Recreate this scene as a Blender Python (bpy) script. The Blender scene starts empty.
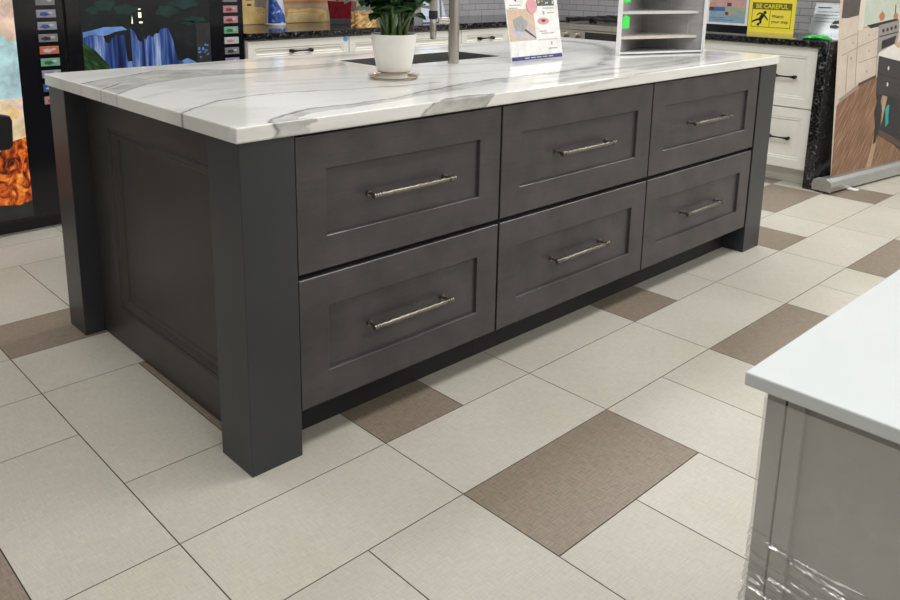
import bpy, bmesh, math, random
import numpy as np
from mathutils import Vector, Matrix
random.seed(7)
C = bpy.context.scene.collection
PI = math.pi
ORI = {}

# ------------------------------------------------------------------ materials
def new_mat(name):
    m = bpy.data.materials.new(name); m.use_nodes = True
    nt = m.node_tree
    return m, nt, nt.nodes['Principled BSDF']

def nd(nt, typ, **kw):
    n = nt.nodes.new(typ)
    for k, v in kw.items():
        if k in n.inputs: n.inputs[k].default_value = v
        else: setattr(n, k, v)
    return n

def ramp(nt, stops):
    r = nt.nodes.new('ShaderNodeValToRGB')
    e = r.color_ramp.elements
    while len(e) < len(stops): e.new(0.5)
    for k, (p, c) in enumerate(stops):
        e[k].position = p; e[k].color = (*c, 1)
    return r

def mat(name, base, rough=0.5, metal=0.0, var=0.06, scale=40.0, stretch=(1, 1, 1), bump=0.0, coat=0.0, emit=0.0, spec=0.5, detail=4):
    """a procedural material: base colour broken up by object-space noise"""
    m, nt, p = new_mat(name)
    tc = nd(nt, 'ShaderNodeTexCoord'); mp = nd(nt, 'ShaderNodeMapping'); mp.inputs['Scale'].default_value = stretch
    nt.links.new(tc.outputs['Object'], mp.inputs['Vector'])
    n = nd(nt, 'ShaderNodeTexNoise', Scale=scale, Detail=detail, Roughness=0.6)
    nt.links.new(mp.outputs['Vector'], n.inputs['Vector'])
    lo = tuple(max(0, c * (1 - var)) for c in base); hi = tuple(min(1, c * (1 + var)) for c in base)
    r = ramp(nt, [(0.3, lo), (0.7, hi)])
    nt.links.new(n.outputs['Fac'], r.inputs['Fac'])
    nt.links.new(r.outputs['Color'], p.inputs['Base Color'])
    p.inputs['Roughness'].default_value = rough; p.inputs['Metallic'].default_value = metal
    p.inputs['Specular IOR Level'].default_value = spec
    if coat: p.inputs['Coat Weight'].default_value = coat
    if emit:
        nt.links.new(r.outputs['Color'], p.inputs['Emission Color']); p.inputs['Emission Strength'].default_value = emit
    if bump:
        b = nd(nt, 'ShaderNodeBump', Strength=bump, Distance=0.002)
        nt.links.new(n.outputs['Fac'], b.inputs['Height']); nt.links.new(b.outputs['Normal'], p.inputs['Normal'])
    return m

def streak_mat(name, stops, scale, stretch, emit=0.0, rough=0.4, detail=5, dist=0.0, rot=0.0):
    m, nt, p = new_mat(name)
    tc = nd(nt, 'ShaderNodeTexCoord'); mp = nd(nt, 'ShaderNodeMapping'); mp.inputs['Scale'].default_value = stretch
    rn = nd(nt, 'ShaderNodeMapping'); rn.inputs['Rotation'].default_value = (0, rot, 0)
    nt.links.new(tc.outputs['Object'], rn.inputs['Vector']); nt.links.new(rn.outputs['Vector'], mp.inputs['Vector'])
    n = nd(nt, 'ShaderNodeTexNoise', Scale=scale, Detail=detail, Roughness=0.6, Distortion=dist)
    nt.links.new(mp.outputs['Vector'], n.inputs['Vector'])
    r = ramp(nt, stops); nt.links.new(n.outputs['Fac'], r.inputs['Fac'])
    nt.links.new(r.outputs['Color'], p.inputs['Base Color']); p.inputs['Roughness'].default_value = rough
    if emit:
        nt.links.new(r.outputs['Color'], p.inputs['Emission Color']); p.inputs['Emission Strength'].default_value = emit
    return m

def stained_wood(name, base, var, rough):
    m, nt, p = new_mat(name)
    tc = nd(nt, 'ShaderNodeTexCoord')
    n1 = nd(nt, 'ShaderNodeTexNoise', Scale=7.0, Detail=3, Roughness=0.55)
    nt.links.new(tc.outputs['Object'], n1.inputs['Vector'])
    mp = nd(nt, 'ShaderNodeMapping'); mp.inputs['Scale'].default_value = (3, 3, 60)
    nt.links.new(tc.outputs['Object'], mp.inputs['Vector'])
    n2 = nd(nt, 'ShaderNodeTexNoise', Scale=4.0, Detail=6, Roughness=0.65)
    nt.links.new(mp.outputs['Vector'], n2.inputs['Vector'])
    mx = nd(nt, 'ShaderNodeMix'); mx.inputs[0].default_value = 0.3
    nt.links.new(n1.outputs['Fac'], mx.inputs[2]); nt.links.new(n2.outputs['Fac'], mx.inputs[3])
    lo = tuple(c * (1 - var) for c in base); hi = (base[0] * (1 + var * 1.1), base[1] * (1 + var * .95), base[2] * (1 + var * .9))
    r = ramp(nt, [(0.34, lo), (0.66, hi)])
    nt.links.new(mx.outputs[0], r.inputs['Fac']); nt.links.new(r.outputs['Color'], p.inputs['Base Color'])
    p.inputs['Roughness'].default_value = rough
    return m

def granite(name):
    m, nt, p = new_mat(name)
    tc = nd(nt, 'ShaderNodeTexCoord')
    n = nd(nt, 'ShaderNodeTexNoise', Scale=26.0, Detail=8, Roughness=0.78)
    nt.links.new(tc.outputs['Object'], n.inputs['Vector'])
    v = nd(nt, 'ShaderNodeTexVoronoi', Scale=70.0)
    nt.links.new(tc.outputs['Object'], v.inputs['Vector'])
    ma = nd(nt, 'ShaderNodeMath', operation='MULTIPLY'); nt.links.new(n.outputs['Fac'], ma.inputs[0]); nt.links.new(v.outputs['Distance'], ma.inputs[1])
    r = ramp(nt, [(0.15, (.008, .008, .010)), (0.30, (.020, .020, .023)), (0.40, (.055, .053, .053)), (0.52, (.20, .19, .185))])
    nt.links.new(ma.outputs[0], r.inputs['Fac']); nt.links.new(r.outputs['Color'], p.inputs['Base Color'])
    p.inputs['Roughness'].default_value = 0.12
    return m

def tile_mat(name, axis):
    """grey subway tile: axis 0 = wall runs along x, 1 = along y"""
    m, nt, p = new_mat(name)
    tc = nd(nt, 'ShaderNodeTexCoord'); sx = nd(nt, 'ShaderNodeSeparateXYZ'); cx = nd(nt, 'ShaderNodeCombineXYZ')
    nt.links.new(tc.outputs['Object'], sx.inputs[0])
    nt.links.new(sx.outputs[axis], cx.inputs[0]); nt.links.new(sx.outputs[2], cx.inputs[1])
    b = nd(nt, 'ShaderNodeTexBrick', Scale=1.0)
    b.inputs['Brick Width'].default_value = .15; b.inputs['Row Height'].default_value = .048
    b.inputs['Mortar Size'].default_value = .0022
    b.inputs['Color1'].default_value = (.40, .40, .42, 1); b.inputs['Color2'].default_value = (.46, .46, .48, 1); b.inputs['Mortar'].default_value = (.16, .16, .17, 1)
    nt.links.new(cx.outputs[0], b.inputs['Vector']); nt.links.new(b.outputs['Color'], p.inputs['Base Color'])
    p.inputs['Roughness'].default_value = .28
    return m

def floor_tile(name, base, warp):
    m, nt, p = new_mat(name)
    tc = nd(nt, 'ShaderNodeTexCoord')
    outs = []
    for st in ((260, 26, 1), (26, 260, 1)):
        mp = nd(nt, 'ShaderNodeMapping'); mp.inputs['Scale'].default_value = st
        nt.links.new(tc.outputs['Object'], mp.inputs['Vector'])
        n = nd(nt, 'ShaderNodeTexNoise', Scale=1.0, Detail=3, Roughness=.7)
        nt.links.new(mp.outputs['Vector'], n.inputs['Vector']); outs.append(n)
    mx = nd(nt, 'ShaderNodeMix'); mx.inputs[0].default_value = .5
    nt.links.new(outs[0].outputs['Fac'], mx.inputs[2]); nt.links.new(outs[1].outputs['Fac'], mx.inputs[3])
    r = ramp(nt, [(.34, tuple(c * (1 - warp) for c in base)), (.66, tuple(c * (1 + warp) for c in base))])
    nt.links.new(mx.outputs[0], r.inputs['Fac'])
    big = nd(nt, 'ShaderNodeTexNoise', Scale=2.2, Detail=3); nt.links.new(tc.outputs['Object'], big.inputs['Vector'])
    r2 = ramp(nt, [(.3, (.90, .89, .87)), (.7, (1, 1, 1))]); nt.links.new(big.outputs['Fac'], r2.inputs['Fac'])
    a = nd(nt, 'ShaderNodeAttribute'); a.attribute_name = 'tint'
    m1 = nd(nt, 'ShaderNodeMix', data_type='RGBA', blend_type='MULTIPLY'); m1.inputs[0].default_value = 1
    nt.links.new(r.outputs['Color'], m1.inputs[6]); nt.links.new(r2.outputs['Color'], m1.inputs[7])
    m2 = nd(nt, 'ShaderNodeMix', data_type='RGBA', blend_type='MULTIPLY'); m2.inputs[0].default_value = 1
    nt.links.new(m1.outputs[2], m2.inputs[6]); nt.links.new(a.outputs['Color'], m2.inputs[7])
    nt.links.new(m2.outputs[2], p.inputs['Base Color'])
    p.inputs['Roughness'].default_value = .42; p.inputs['Specular IOR Level'].default_value = .4
    b = nd(nt, 'ShaderNodeBump', Strength=.12, Distance=.001)
    nt.links.new(mx.outputs[0], b.inputs['Height']); nt.links.new(b.outputs['Normal'], p.inputs['Normal'])
    return m

def clear_mat(name, tint, gloss, haze, rough=.12, bump=0.0):
    m = bpy.data.materials.new(name); m.use_nodes = True
    nt = m.node_tree; nt.nodes.clear()
    out = nd(nt, 'ShaderNodeOutputMaterial'); t = nd(nt, 'ShaderNodeBsdfTransparent', Color=(*tint, 1))
    g = nd(nt, 'ShaderNodeBsdfGlossy', Color=(1, 1, 1, 1), Roughness=rough)
    d = nd(nt, 'ShaderNodeBsdfDiffuse', Color=(.8, .8, .8, 1))
    tc = nd(nt, 'ShaderNodeTexCoord'); n = nd(nt, 'ShaderNodeTexNoise', Scale=60.0, Detail=3); nt.links.new(tc.outputs['Object'], n.inputs['Vector'])
    r = ramp(nt, [(.3, (haze * .5,) * 3), (.7, (haze * 1.4,) * 3)]); nt.links.new(n.outputs['Fac'], r.inputs['Fac'])
    a = nd(nt, 'ShaderNodeMixShader'); nt.links.new(r.outputs['Color'], a.inputs[0])
    nt.links.new(t.outputs[0], a.inputs[1]); nt.links.new(d.outputs[0], a.inputs[2])
    b = nd(nt, 'ShaderNodeMixShader'); b.inputs[0].default_value = gloss
    nt.links.new(a.outputs[0], b.inputs[1]); nt.links.new(g.outputs[0], b.inputs[2])
    if bump:
        bp = nd(nt, 'ShaderNodeBump', Strength=bump, Distance=.003); nt.links.new(n.outputs['Fac'], bp.inputs['Height']); nt.links.new(bp.outputs['Normal'], g.inputs['Normal'])
    nt.links.new(b.outputs[0], out.inputs['Surface'])
    return m

M = {}
M['drawer'] = stained_wood('dark_stained_drawer', (.052, .048, .053), .34, .36)
M['edge'] = mat('drawer_edge_highlight', (.095, .088, .086), .34, 0, .2, 60, coat=.15)  # lighter colour on the chamfers paints in the highlight along the drawer edges
M['post'] = stained_wood('dark_painted_post', (.031, .034, .040), .07, .34)
M['panel'] = stained_wood('dark_stained_panel', (.038, .035, .032), .16, .40)
M['carcass'] = mat('cabinet_shadow_gap_board', (.012, .012, .013), .7)
M['toe'] = mat('black_toe_kick', (.014, .014, .016), .6)
M['bronze'] = mat('aged_nickel', (.24, .22, .19), .32, 1.0, .25, 120)
M['bronze_dark'] = mat('dark_handle_bronze', (.03, .028, .027), .38, .8)
M['steel'] = mat('brushed_steel', (.50, .47, .43), .30, 1.0, .10, 60, (1, 1, .05))
M['steel_dark'] = mat('sink_steel', (.16, .16, .165), .5, .6, .08, 80)
M['black'] = mat('black_plastic', (.012, .012, .014), .4)
M['black_gloss'] = mat('black_machine_front', (.008, .008, .010), .16, 0, .1, 5)
M['white_cab'] = mat('cream_white_cabinet_paint', (.81, .80, .735), .42, 0, .02, 8)
M['white'] = mat('white_plastic', (.80, .80, .78), .42, 0, .02, 20)
M['pot'] = mat('matt_white_ceramic', (.78, .77, .72), .5, 0, .03, 18, bump=.1)
M['quartz'] = mat('plain_white_quartz', (.66, .70, .71), .10, 0, .015, 12)
M['granite'] = granite('black_speckled_granite')
M['tile_x'] = tile_mat('grey_subway_tile_back', 0)
M['tile_y'] = tile_mat('grey_subway_tile_side', 1)
M['vanity'] = stained_wood('grey_vanity_paint', (.40, .386, .380), .05, .45)
M['film'] = clear_mat('stretch_film', (.97, .97, .97), .20, .10, .20, .1)
M['acrylic'] = clear_mat('clear_acrylic', (.93, .96, .97), .04, .05, .22)
M['saucer'] = clear_mat('clear_saucer_plastic', (.95, .94, .91), .06, .10, .15)
M['rust'] = mat('rusty_water_stain', (.30, .17, .08), .6, 0, .45, 70)
M['soil'] = mat('dark_potting_soil', (.03, .022, .016), .9, 0, .5, 90, bump=.8)
M['leaf'] = mat('glossy_green_leaf', (.030, .085, .030), .28, 0, .45, 22)
M['leaf_pale'] = mat('pale_green_leaf', (.075, .16, .07), .3, 0, .35, 22)
M['stem'] = mat('green_stem', (.09, .15, .05), .45, 0, .3, 40)
M['red'] = mat('dark_red_glaze', (.17, .008, .018), .25, 0, .35, 30)
M['gold'] = mat('crinkled_gold_paper', (.62, .38, .15), .45, .1, .35, 40, bump=.5)
M['niche'] = streak_mat('grey_stone_tile', [(.3, (.27, .265, .275)), (.5, (.33, .325, .335)), (.7, (.40, .395, .405))], 5, (1, 1, 3.5), rough=.45, dist=1.2)
M['niche_grout'] = mat('pale_grout', (.52, .52, .52), .7)
M['trim_white'] = mat('white_edge_trim', (.82, .82, .83), .35, 0, .02)
M['shelf_tan'] = mat('cream_stone_shelf', (.62, .57, .50), .4, 0, .06, 30)
M['shelf_grey'] = mat('light_grey_stone_shelf', (.60, .59, .58), .4, 0, .05, 30)
M['green_tag'] = mat('fluorescent_green_tag', (.06, .80, .10), .5, 0, .08, 30)
M['yellow'] = mat('yellow_sign_card', (.86, .74, .06), .45, 0, .03, 20)
M['yellow_pale'] = mat('pale_yellow_card', (.72, .62, .14), .45, 0, .03, 20)
M['ink'] = mat('black_print', (.015, .014, .012), .5)
M['olive_ink'] = mat('dark_olive_print', (.16, .13, .02), .5)
M['aluminium'] = mat('silver_aluminium', (.55, .57, .57), .38, .85, .05, 30, (1, 1, 1))
M['dark_grey'] = mat('dark_grey_plastic', (.06, .06, .065), .4)
M['paint_wall'] = mat('off_white_wall_paint', (.62, .60, .56), .8, 0, .03, 3)
M['ceil'] = mat('white_ceiling_board', (.72, .72, .70), .9, 0, .03, 6)
M['grout'] = mat('dark_floor_grout', (.045, .040, .035), .8)
M['tile_l'] = floor_tile('pale_linen_floor_tile', (.555, .535, .472), .13)
M['tile_b'] = floor_tile('brown_linen_floor_tile', (.258, .214, .168), .34)
def paint(nm, c, emit=0.0, var=.12, scale=30, rough=.45): 
    M[nm] = mat('print_' + nm, c, rough, 0, var, scale, emit=emit)

# ------------------------------------------------------------------ geometry helpers
def box(bm, x0, x1, y0, y1, z0, z1, mi=0):
    vs = [bm.verts.new(p) for p in ((x0,y0,z0),(x1,y0,z0),(x1,y1,z0),(x0,y1,z0),(x0,y0,z1),(x1,y0,z1),(x1,y1,z1),(x0,y1,z1))]
    for f in ((0,3,2,1),(4,5,6,7),(0,1,5,4),(1,2,6,5),(2,3,7,6),(3,0,4,7)):
        bm.faces.new([vs[i] for i in f]).material_index = mi
    return vs

def lathe(bm, prof, c=(0,0,0), seg=40, mi=0, axis=None):
    """profile [(r,z)] turned about z through c (or about 'axis' matrix)"""
    rings = []
    for r, z in prof:
        if r < 1e-6:
            p = Vector((0,0,z)); rings.append([bm.verts.new((axis @ p if axis else p) + Vector(c))])
        else:
            ring = []
            for k in range(seg):
                p = Vector((r*math.cos(2*PI*k/seg), r*math.sin(2*PI*k/seg), z))
                ring.append(bm.verts.new((axis @ p if axis else p) + Vector(c)))
            rings.append(ring)
    for a, b in zip(rings, rings[1:]):
        for k in range(seg):
            k2 = (k+1) % seg
            if len(a) == 1 and len(b) == 1: continue
            if len(a) == 1: f = bm.faces.new((a[0], b[k2], b[k]))
            elif len(b) == 1: f = bm.faces.new((a[k], a[k2], b[0]))
            else: f = bm.faces.new((a[k], a[k2], b[k2], b[k]))
            f.material_index = mi

def cyl(bm, p0, p1, r0, r1=None, seg=16, mi=0):
    r1 = r0 if r1 is None else r1
    p0, p1 = Vector(p0), Vector(p1); d = p1 - p0
    q = d.to_track_quat('Z', 'Y').to_matrix()
    lathe(bm, [(0,0),(r0,0),(r1,d.length),(0,d.length)], p0, seg, mi, q)

def tube(bm, pts, r, seg=12, mi=0):
    pts = [Vector(p) for p in pts]; rings = []
    up = None
    for i, p in enumerate(pts):
        t = (pts[min(i+1,len(pts)-1)] - pts[max(i-1,0)]).normalized()
        if up is None: up = Vector((1,0,0)) if abs(t.x) < .8 else Vector((0,1,0))
        a = (up - t*up.dot(t)).normalized(); b = t.cross(a); up = a
        rr = r[i] if isinstance(r, (list,tuple)) else r
        rings.append([bm.verts.new(p + (a*math.cos(2*PI*k/seg) + b*math.sin(2*PI*k/seg))*rr) for k in range(seg)])
    for A, B in zip(rings, rings[1:]):
        for k in range(seg):
            bm.faces.new((A[k], A[(k+1)%seg], B[(k+1)%seg], B[k])).material_index = mi
    bm.faces.new(rings[0][::-1]).material_index = mi; bm.faces.new(rings[-1]).material_index = mi

def frame_map(o, U, V, N):
    o, U, V, N = map(Vector, (o, U, V, N))
    return lambda u, v, n: o + U*u + V*v + N*n

def poly(bm, F, pts, n0, n1, mi=0):
    """a flat printed or cut shape given by (u,v) points, from depth n0 to n1 (outside)"""
    a = [bm.verts.new(F(u, v, n1)) for u, v in pts]
    f = bm.faces.new(a); f.material_index = mi
    b = [bm.verts.new(F(u, v, n0)) for u, v in pts]
    k = len(pts)
    for i in range(k):
        bm.faces.new((a[i], b[i], b[(i+1)%k], a[(i+1)%k])).material_index = mi

def rect(u0, u1, v0, v1): return [(u0,v0),(u1,v0),(u1,v1),(u0,v1)]

def shaker(bm, F, u0, u1, v0, v1, th, fw, rec, steps=None, mi=0, ei=0):
    """a framed panel front: outer face at n=th, inner panel sunk by rec; steps = [(inset, depth)] gives the moulding"""
    prof = [(0, 0), (0, th-.0022), (.0022, th), (fw-.0016, th)] + (steps or [(fw, th-.0016), (fw + .0010, th-rec)])
    rings = []
    for ins, n in prof:
        rings.append([bm.verts.new(F(u, v, n)) for u, v in rect(u0+ins, u1-ins, v0+ins, v1-ins)])
    for q, (a, b) in enumerate(zip(rings, rings[1:])):
        for k in range(4):
            bm.faces.new((a[k], a[(k+1)%4], b[(k+1)%4], b[k])).material_index = ei if q in (1, 3) else mi
    bm.faces.new(rings[-1]).material_index = mi; bm.faces.new(rings[0][::-1]).material_index = mi

def origin(o):
    return ORI.get(o.name, Vector((0,0,0))) if o else Vector((0,0,0))

def obj(name, bm, mats, parent=None, smooth=False, bevel=0.0, local=False, sub=0):
    if parent is not None and not local: bmesh.ops.translate(bm, vec=-origin(parent), verts=bm.verts)
    bmesh.ops.recalc_face_normals(bm, faces=bm.faces)
    me = bpy.data.meshes.new(name); bm.to_mesh(me); bm.free()
    for m in (mats if isinstance(mats, (list, tuple)) else [mats]): me.materials.append(M[m] if isinstance(m, str) else m)
    o = bpy.data.objects.new(name, me); C.objects.link(o)
    if smooth:
        for p in me.polygons: p.use_smooth = True
        try: me.set_sharp_from_angle(angle=math.radians(38))
        except Exception: pass
    if parent is not None:
        o.parent = parent; ORI[o.name] = origin(parent)
    if bevel:
        b = o.modifiers.new('edge', 'BEVEL'); b.width = bevel; b.segments = 2; b.limit_method = 'ANGLE'
    if sub:
        s = o.modifiers.new('round', 'SUBSURF'); s.levels = sub; s.render_levels = sub
    return o

def tag(o, label=None, cat=None, group=None, kind=None):
    if label: o['label'] = label
    if cat: o['category'] = cat
    if group: o['group'] = group
    if kind: o['kind'] = kind
    return o

def thing(name, label, cat, loc=(0,0,0), rotz=0.0, group=None):
    o = bpy.data.objects.new(name, None); C.objects.link(o); o.location = loc; o.rotation_euler = (0,0,rotz)
    o.empty_display_size = .05
    ORI[o.name] = Vector(loc)
    return tag(o, label, cat, group)

def struct(name, bm, mats, **kw):
    o = obj(name, bm, mats, **kw); o['kind'] = 'structure'; return o

B = bmesh.new

def text_mesh(s, size, F, n, bm, mi=0, align='CENTER', depth=.0006):
    cu = bpy.data.curves.new('lettering', 'FONT'); cu.body = s; cu.size = size; cu.align_x = align; cu.align_y = 'CENTER'; cu.resolution_u = 2
    cu.offset = size * .012
    t = bpy.data.objects.new('lettering', cu); C.objects.link(t)
    dg = bpy.context.evaluated_depsgraph_get(); me = bpy.data.meshes.new_from_object(t.evaluated_get(dg))
    bpy.data.objects.remove(t)
    vs = [bm.verts.new(F(v.co.x, v.co.y, n)) for v in me.vertices]
    for p in me.polygons:
        try: bm.faces.new([vs[i] for i in p.vertices]).material_index = mi
        except ValueError: pass
    bpy.data.meshes.remove(me)

# ------------------------------------------------------------------ setting: floor, walls, ceiling
G = .3031; OX, OY = -.2520, -.1055
occupied = {}
tiles = []
def tile(i, j, w, h, brown=0):
    for a in range(i, i+w):
        for b in range(j, j+h):
            if (a, b) in occupied: return
    for a in range(i, i+w):
        for b in range(j, j+h): occupied[(a, b)] = 1
    tiles.append((i, j, w, h, brown))
# left of the island
tile(-2,0,1,2,1); tile(-1,0,1,2); tile(-2,2,2,1); tile(-2,3,2,1); tile(0,0,2,1); tile(0,1,1,2); tile(1,1,1,2,1)
tile(0,3,2,1); tile(0,4,2,1,1); tile(-1,4,1,2); tile(-2,4,1,2); tile(0,5,1,2); tile(1,5,1,2); tile(-2,6,2,1); tile(-2,7,2,1); tile(0,7,2,1); tile(2,7,2,1); tile(-1,8,2,1)
for k in range(2, 30, 4):      # row along the island front: brown half, pale half, pale whole
    tile(k,0,1,1,1); tile(k+1,0,1,1); tile(k+2,0,2,1)
for k in range(-14, 30, 2): tile(k,-1,2,1)
for k in range(-2, 30, 4):     # whole brown tiles with upright pairs between them
    tile(k,-2,2,1,1); tile(k+2,-3,1,2); tile(k+3,-3,1,2)
    tile(k,-4,1,2); tile(k+1,-4,1,2); tile(k,-3,2,1)
for k in range(-14, 30, 2): tile(k,-5,2,1)
for k in range(10, 30, 4): tile(k,1,2,1); tile(k+2,1,2,1,1 if k == 10 else 0)
for k in range(12, 30, 4): tile(k+2,2,1,1,1); tile(k+3,2,1,1); tile(k,2,2,1)
for j in range(-16, 11):
    for i in range(-16 + (j % 2), 30, 2): tile(i, j, 2, 1, 1 if (i // 2 + 2 * j) % 7 == 0 else 0)
for j in range(-16, 11):
    for i in range(-16, 30): tile(i, j, 1, 1)
bm = B()
box(bm, -5.2, 8.9, -5.0, 3.25, -.12, -.0012, 0)
tint = bm.loops.layers.float_color.new('tint')
rt = random.Random(3)
for (i, j, w, h, br) in tiles:
    g = .0016
    x0, x1, y0, y1 = OX+i*G+g, OX+(i+w)*G-g, OY+j*G+g, OY+(j+h)*G-g
    x0, y0, x1, y1 = max(x0,-5.2), max(y0,-5.0), min(x1,8.9), min(y1,3.25)
    if x1 <= x0 or y1 <= y0: continue
    vs = [bm.verts.new(p) for p in ((x0,y0,0),(x1,y0,0),(x1,y1,0),(x0,y1,0))]
    lo = [bm.verts.new((v.co.x, v.co.y, -.002)) for v in vs]
    c = 1 - rt.random()*.07
    col = (c, c*(1-rt.random()*.012), c*(1-rt.random()*.02), 1)
    fs = [bm.faces.new(vs)] + [bm.faces.new((vs[k], lo[k], lo[(k+1)%4], vs[(k+1)%4])) for k in range(4)]
    for f in fs:
        f.material_index = 2 if br else 1
        for l in f.loops: l[tint] = col
struct('floor', bm, ['grout', 'tile_l', 'tile_b'])

bm = B(); box(bm, -5.2, 4.83, 3.10, 3.25, 0, 3.2); struct('wall_back', bm, 'tile_x')
bm = B(); box(bm, 4.70, 4.83, .27, 3.10, 0, 3.2); struct('wall_right', bm, 'tile_y')
bm = B(); box(bm, -5.2, -5.05, -5.0, 3.10, 0, 3.2); struct('wall_left', bm, 'paint_wall')
bm = B(); box(bm, -5.05, 8.9, -5.0, -4.85, 0, 3.2); struct('wall_front', bm, 'paint_wall')
bm = B(); box(bm, 8.75, 8.9, -4.85, 3.25, 0, 3.2); struct('wall_far', bm, 'paint_wall')
bm = B(); box(bm, 4.83, 8.75, 3.10, 3.25, 0, 3.2); struct('wall_rear', bm, 'paint_wall')
bm = B(); box(bm, -5.2, 8.9, -5.0, 3.25, 3.2, 3.3); struct('ceiling', bm, 'ceil')

# ------------------------------------------------------------------ the island: three drawer cabinets, end panels with posts, worktop
H, TH = .914, .0375
ZT = H - TH
ROW = [(.127, .493), (.508, .868)]
def pull(parent, xc, zc, length, F=None, name='handle', m='bronze', d=.027, r=.0066):
    """bar pull: two standoffs with collars, a slim bar, ribbed ends"""
    bm = B()
    F = F or frame_map((0, .003, 0), (1,0,0), (0,0,1), (0,-1,0))
    a, b = xc-length/2, xc+length/2
    for u in (a+.012, b-.012):
        cyl(bm, F(u, zc, -.010), F(u, zc, d-.004), .0050, .0042, 12)
        cyl(bm, F(u, zc, -.010), F(u, zc, -.004), .0085, .0085, 14)
    tube(bm, [F(a, zc, d), F(a+.002, zc, d), F(b-.002, zc, d), F(b, zc, d)], [r*.85, r, r, r*.85], 12)
    for u, s in ((a, 1), (b, -1)):
        for k in range(3): cyl(bm, F(u+s*(.001+k*.008), zc, d), F(u+s*(.006+k*.008), zc, d), r*1.26, r*1.26, 12)
    n = 26
    pts = [F(a+.026+(b-a-.052)*k/n, zc+.0012*math.sin(k*1.9), d-.0004+.0012*math.cos(k*1.9)) for k in range(n+1)]
    tube(bm, pts, r*1.05, 10)
    return obj(name, bm, m, parent, smooth=True)

cols = [(.158, .9075, 'left'), (.9165, 1.752, 'middle'), (1.7605, 2.6105, 'right')]
labs = ['dark grey two-drawer cabinet at the left of the island, beside the near corner post',
        'dark grey two-drawer cabinet in the middle of the island front',
        'dark grey two-drawer cabinet at the right end of the island front']
for (x0, x1, w), lab in zip(cols, labs):
    t = thing('drawer_cabinet', lab, 'cabinet', ((x0+x1)/2, .3, 0), 0, 'dark drawer cabinets of the island')
    bm = B(); box(bm, x0-.004, x1+.004, .024, .61, .118, ZT-.0005); obj('body', bm, 'carcass', t)
    bm = B(); box(bm, x0-.004, x1+.004, .104, .60, 0, .118); obj('toe_kick', bm, 'toe', t)
    F = frame_map((0, .023, 0), (1,0,0), (0,0,1), (0,-1,0))
    for z0, z1 in ROW:
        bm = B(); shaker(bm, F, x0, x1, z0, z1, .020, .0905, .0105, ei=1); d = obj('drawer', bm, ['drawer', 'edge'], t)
        pull(d, (x0+x1)/2, (z0+z1)/2 - .002, .305)

def end_panel(label, xs, flip, group):
    """two square posts with a moulded recessed panel between them"""
    s = -1 if flip else 1
    t = thing('end_panel', label, 'panel', (xs, .63, 0), 0, group)
    X = lambda a: xs + s*a
    def bx(bm, a0, a1, *r): box(bm, min(X(a0),X(a1)), max(X(a0),X(a1)), *r)
    bm = B(); bx(bm, 0, .153, 0, .155, 0, ZT-.0005); obj('post', bm, 'post', t, bevel=.0018)
    bm = B(); bx(bm, 0, .153, 1.124, 1.266, 0, ZT-.0005); obj('post', bm, 'post', t, bevel=.0018)
    F = frame_map((X(.095), .155, 0), (0,1,0), (0,0,1), (-s,0,0))
    # frame with a stepped moulding, drawn as one front of the panel
    bm = B()
    W, Z1 = .969, ZT-.0005
    def ring(u0,u1,v0,v1,n): return [bm.verts.new(F(u,v,n)) for u,v in rect(u0,u1,v0,v1)]
    U0,U1,V0,V1 = .135, .808, .134, .764
    prof = [(0,.025),(.0035,.0185),(.011,.0200),(.015,.0165),(.027,.0095),(.034,.0090),(.037,.0045),(.042,.0030)]
    rs = [ring(0,W,.004,Z1,0), ring(0,W,.004,Z1,.025)] + [ring(U0+i,U1-i,V0+i,V1-i,n) for i,n in prof]
    for a,b in zip(rs, rs[1:]):
        for k in range(4): bm.faces.new((a[k],a[(k+1)%4],b[(k+1)%4],b[k]))
    bm.faces.new(rs[-1]); bm.faces.new(rs[0][::-1])
    obj('panel', bm, 'panel', t)
end_panel('dark left end panel of the island with a framed recess between two square posts', 0, False, 'island end panels')
end_panel('dark right end of the island, its square post beside the last drawers', 2.772, True, 'island end panels')

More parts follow.
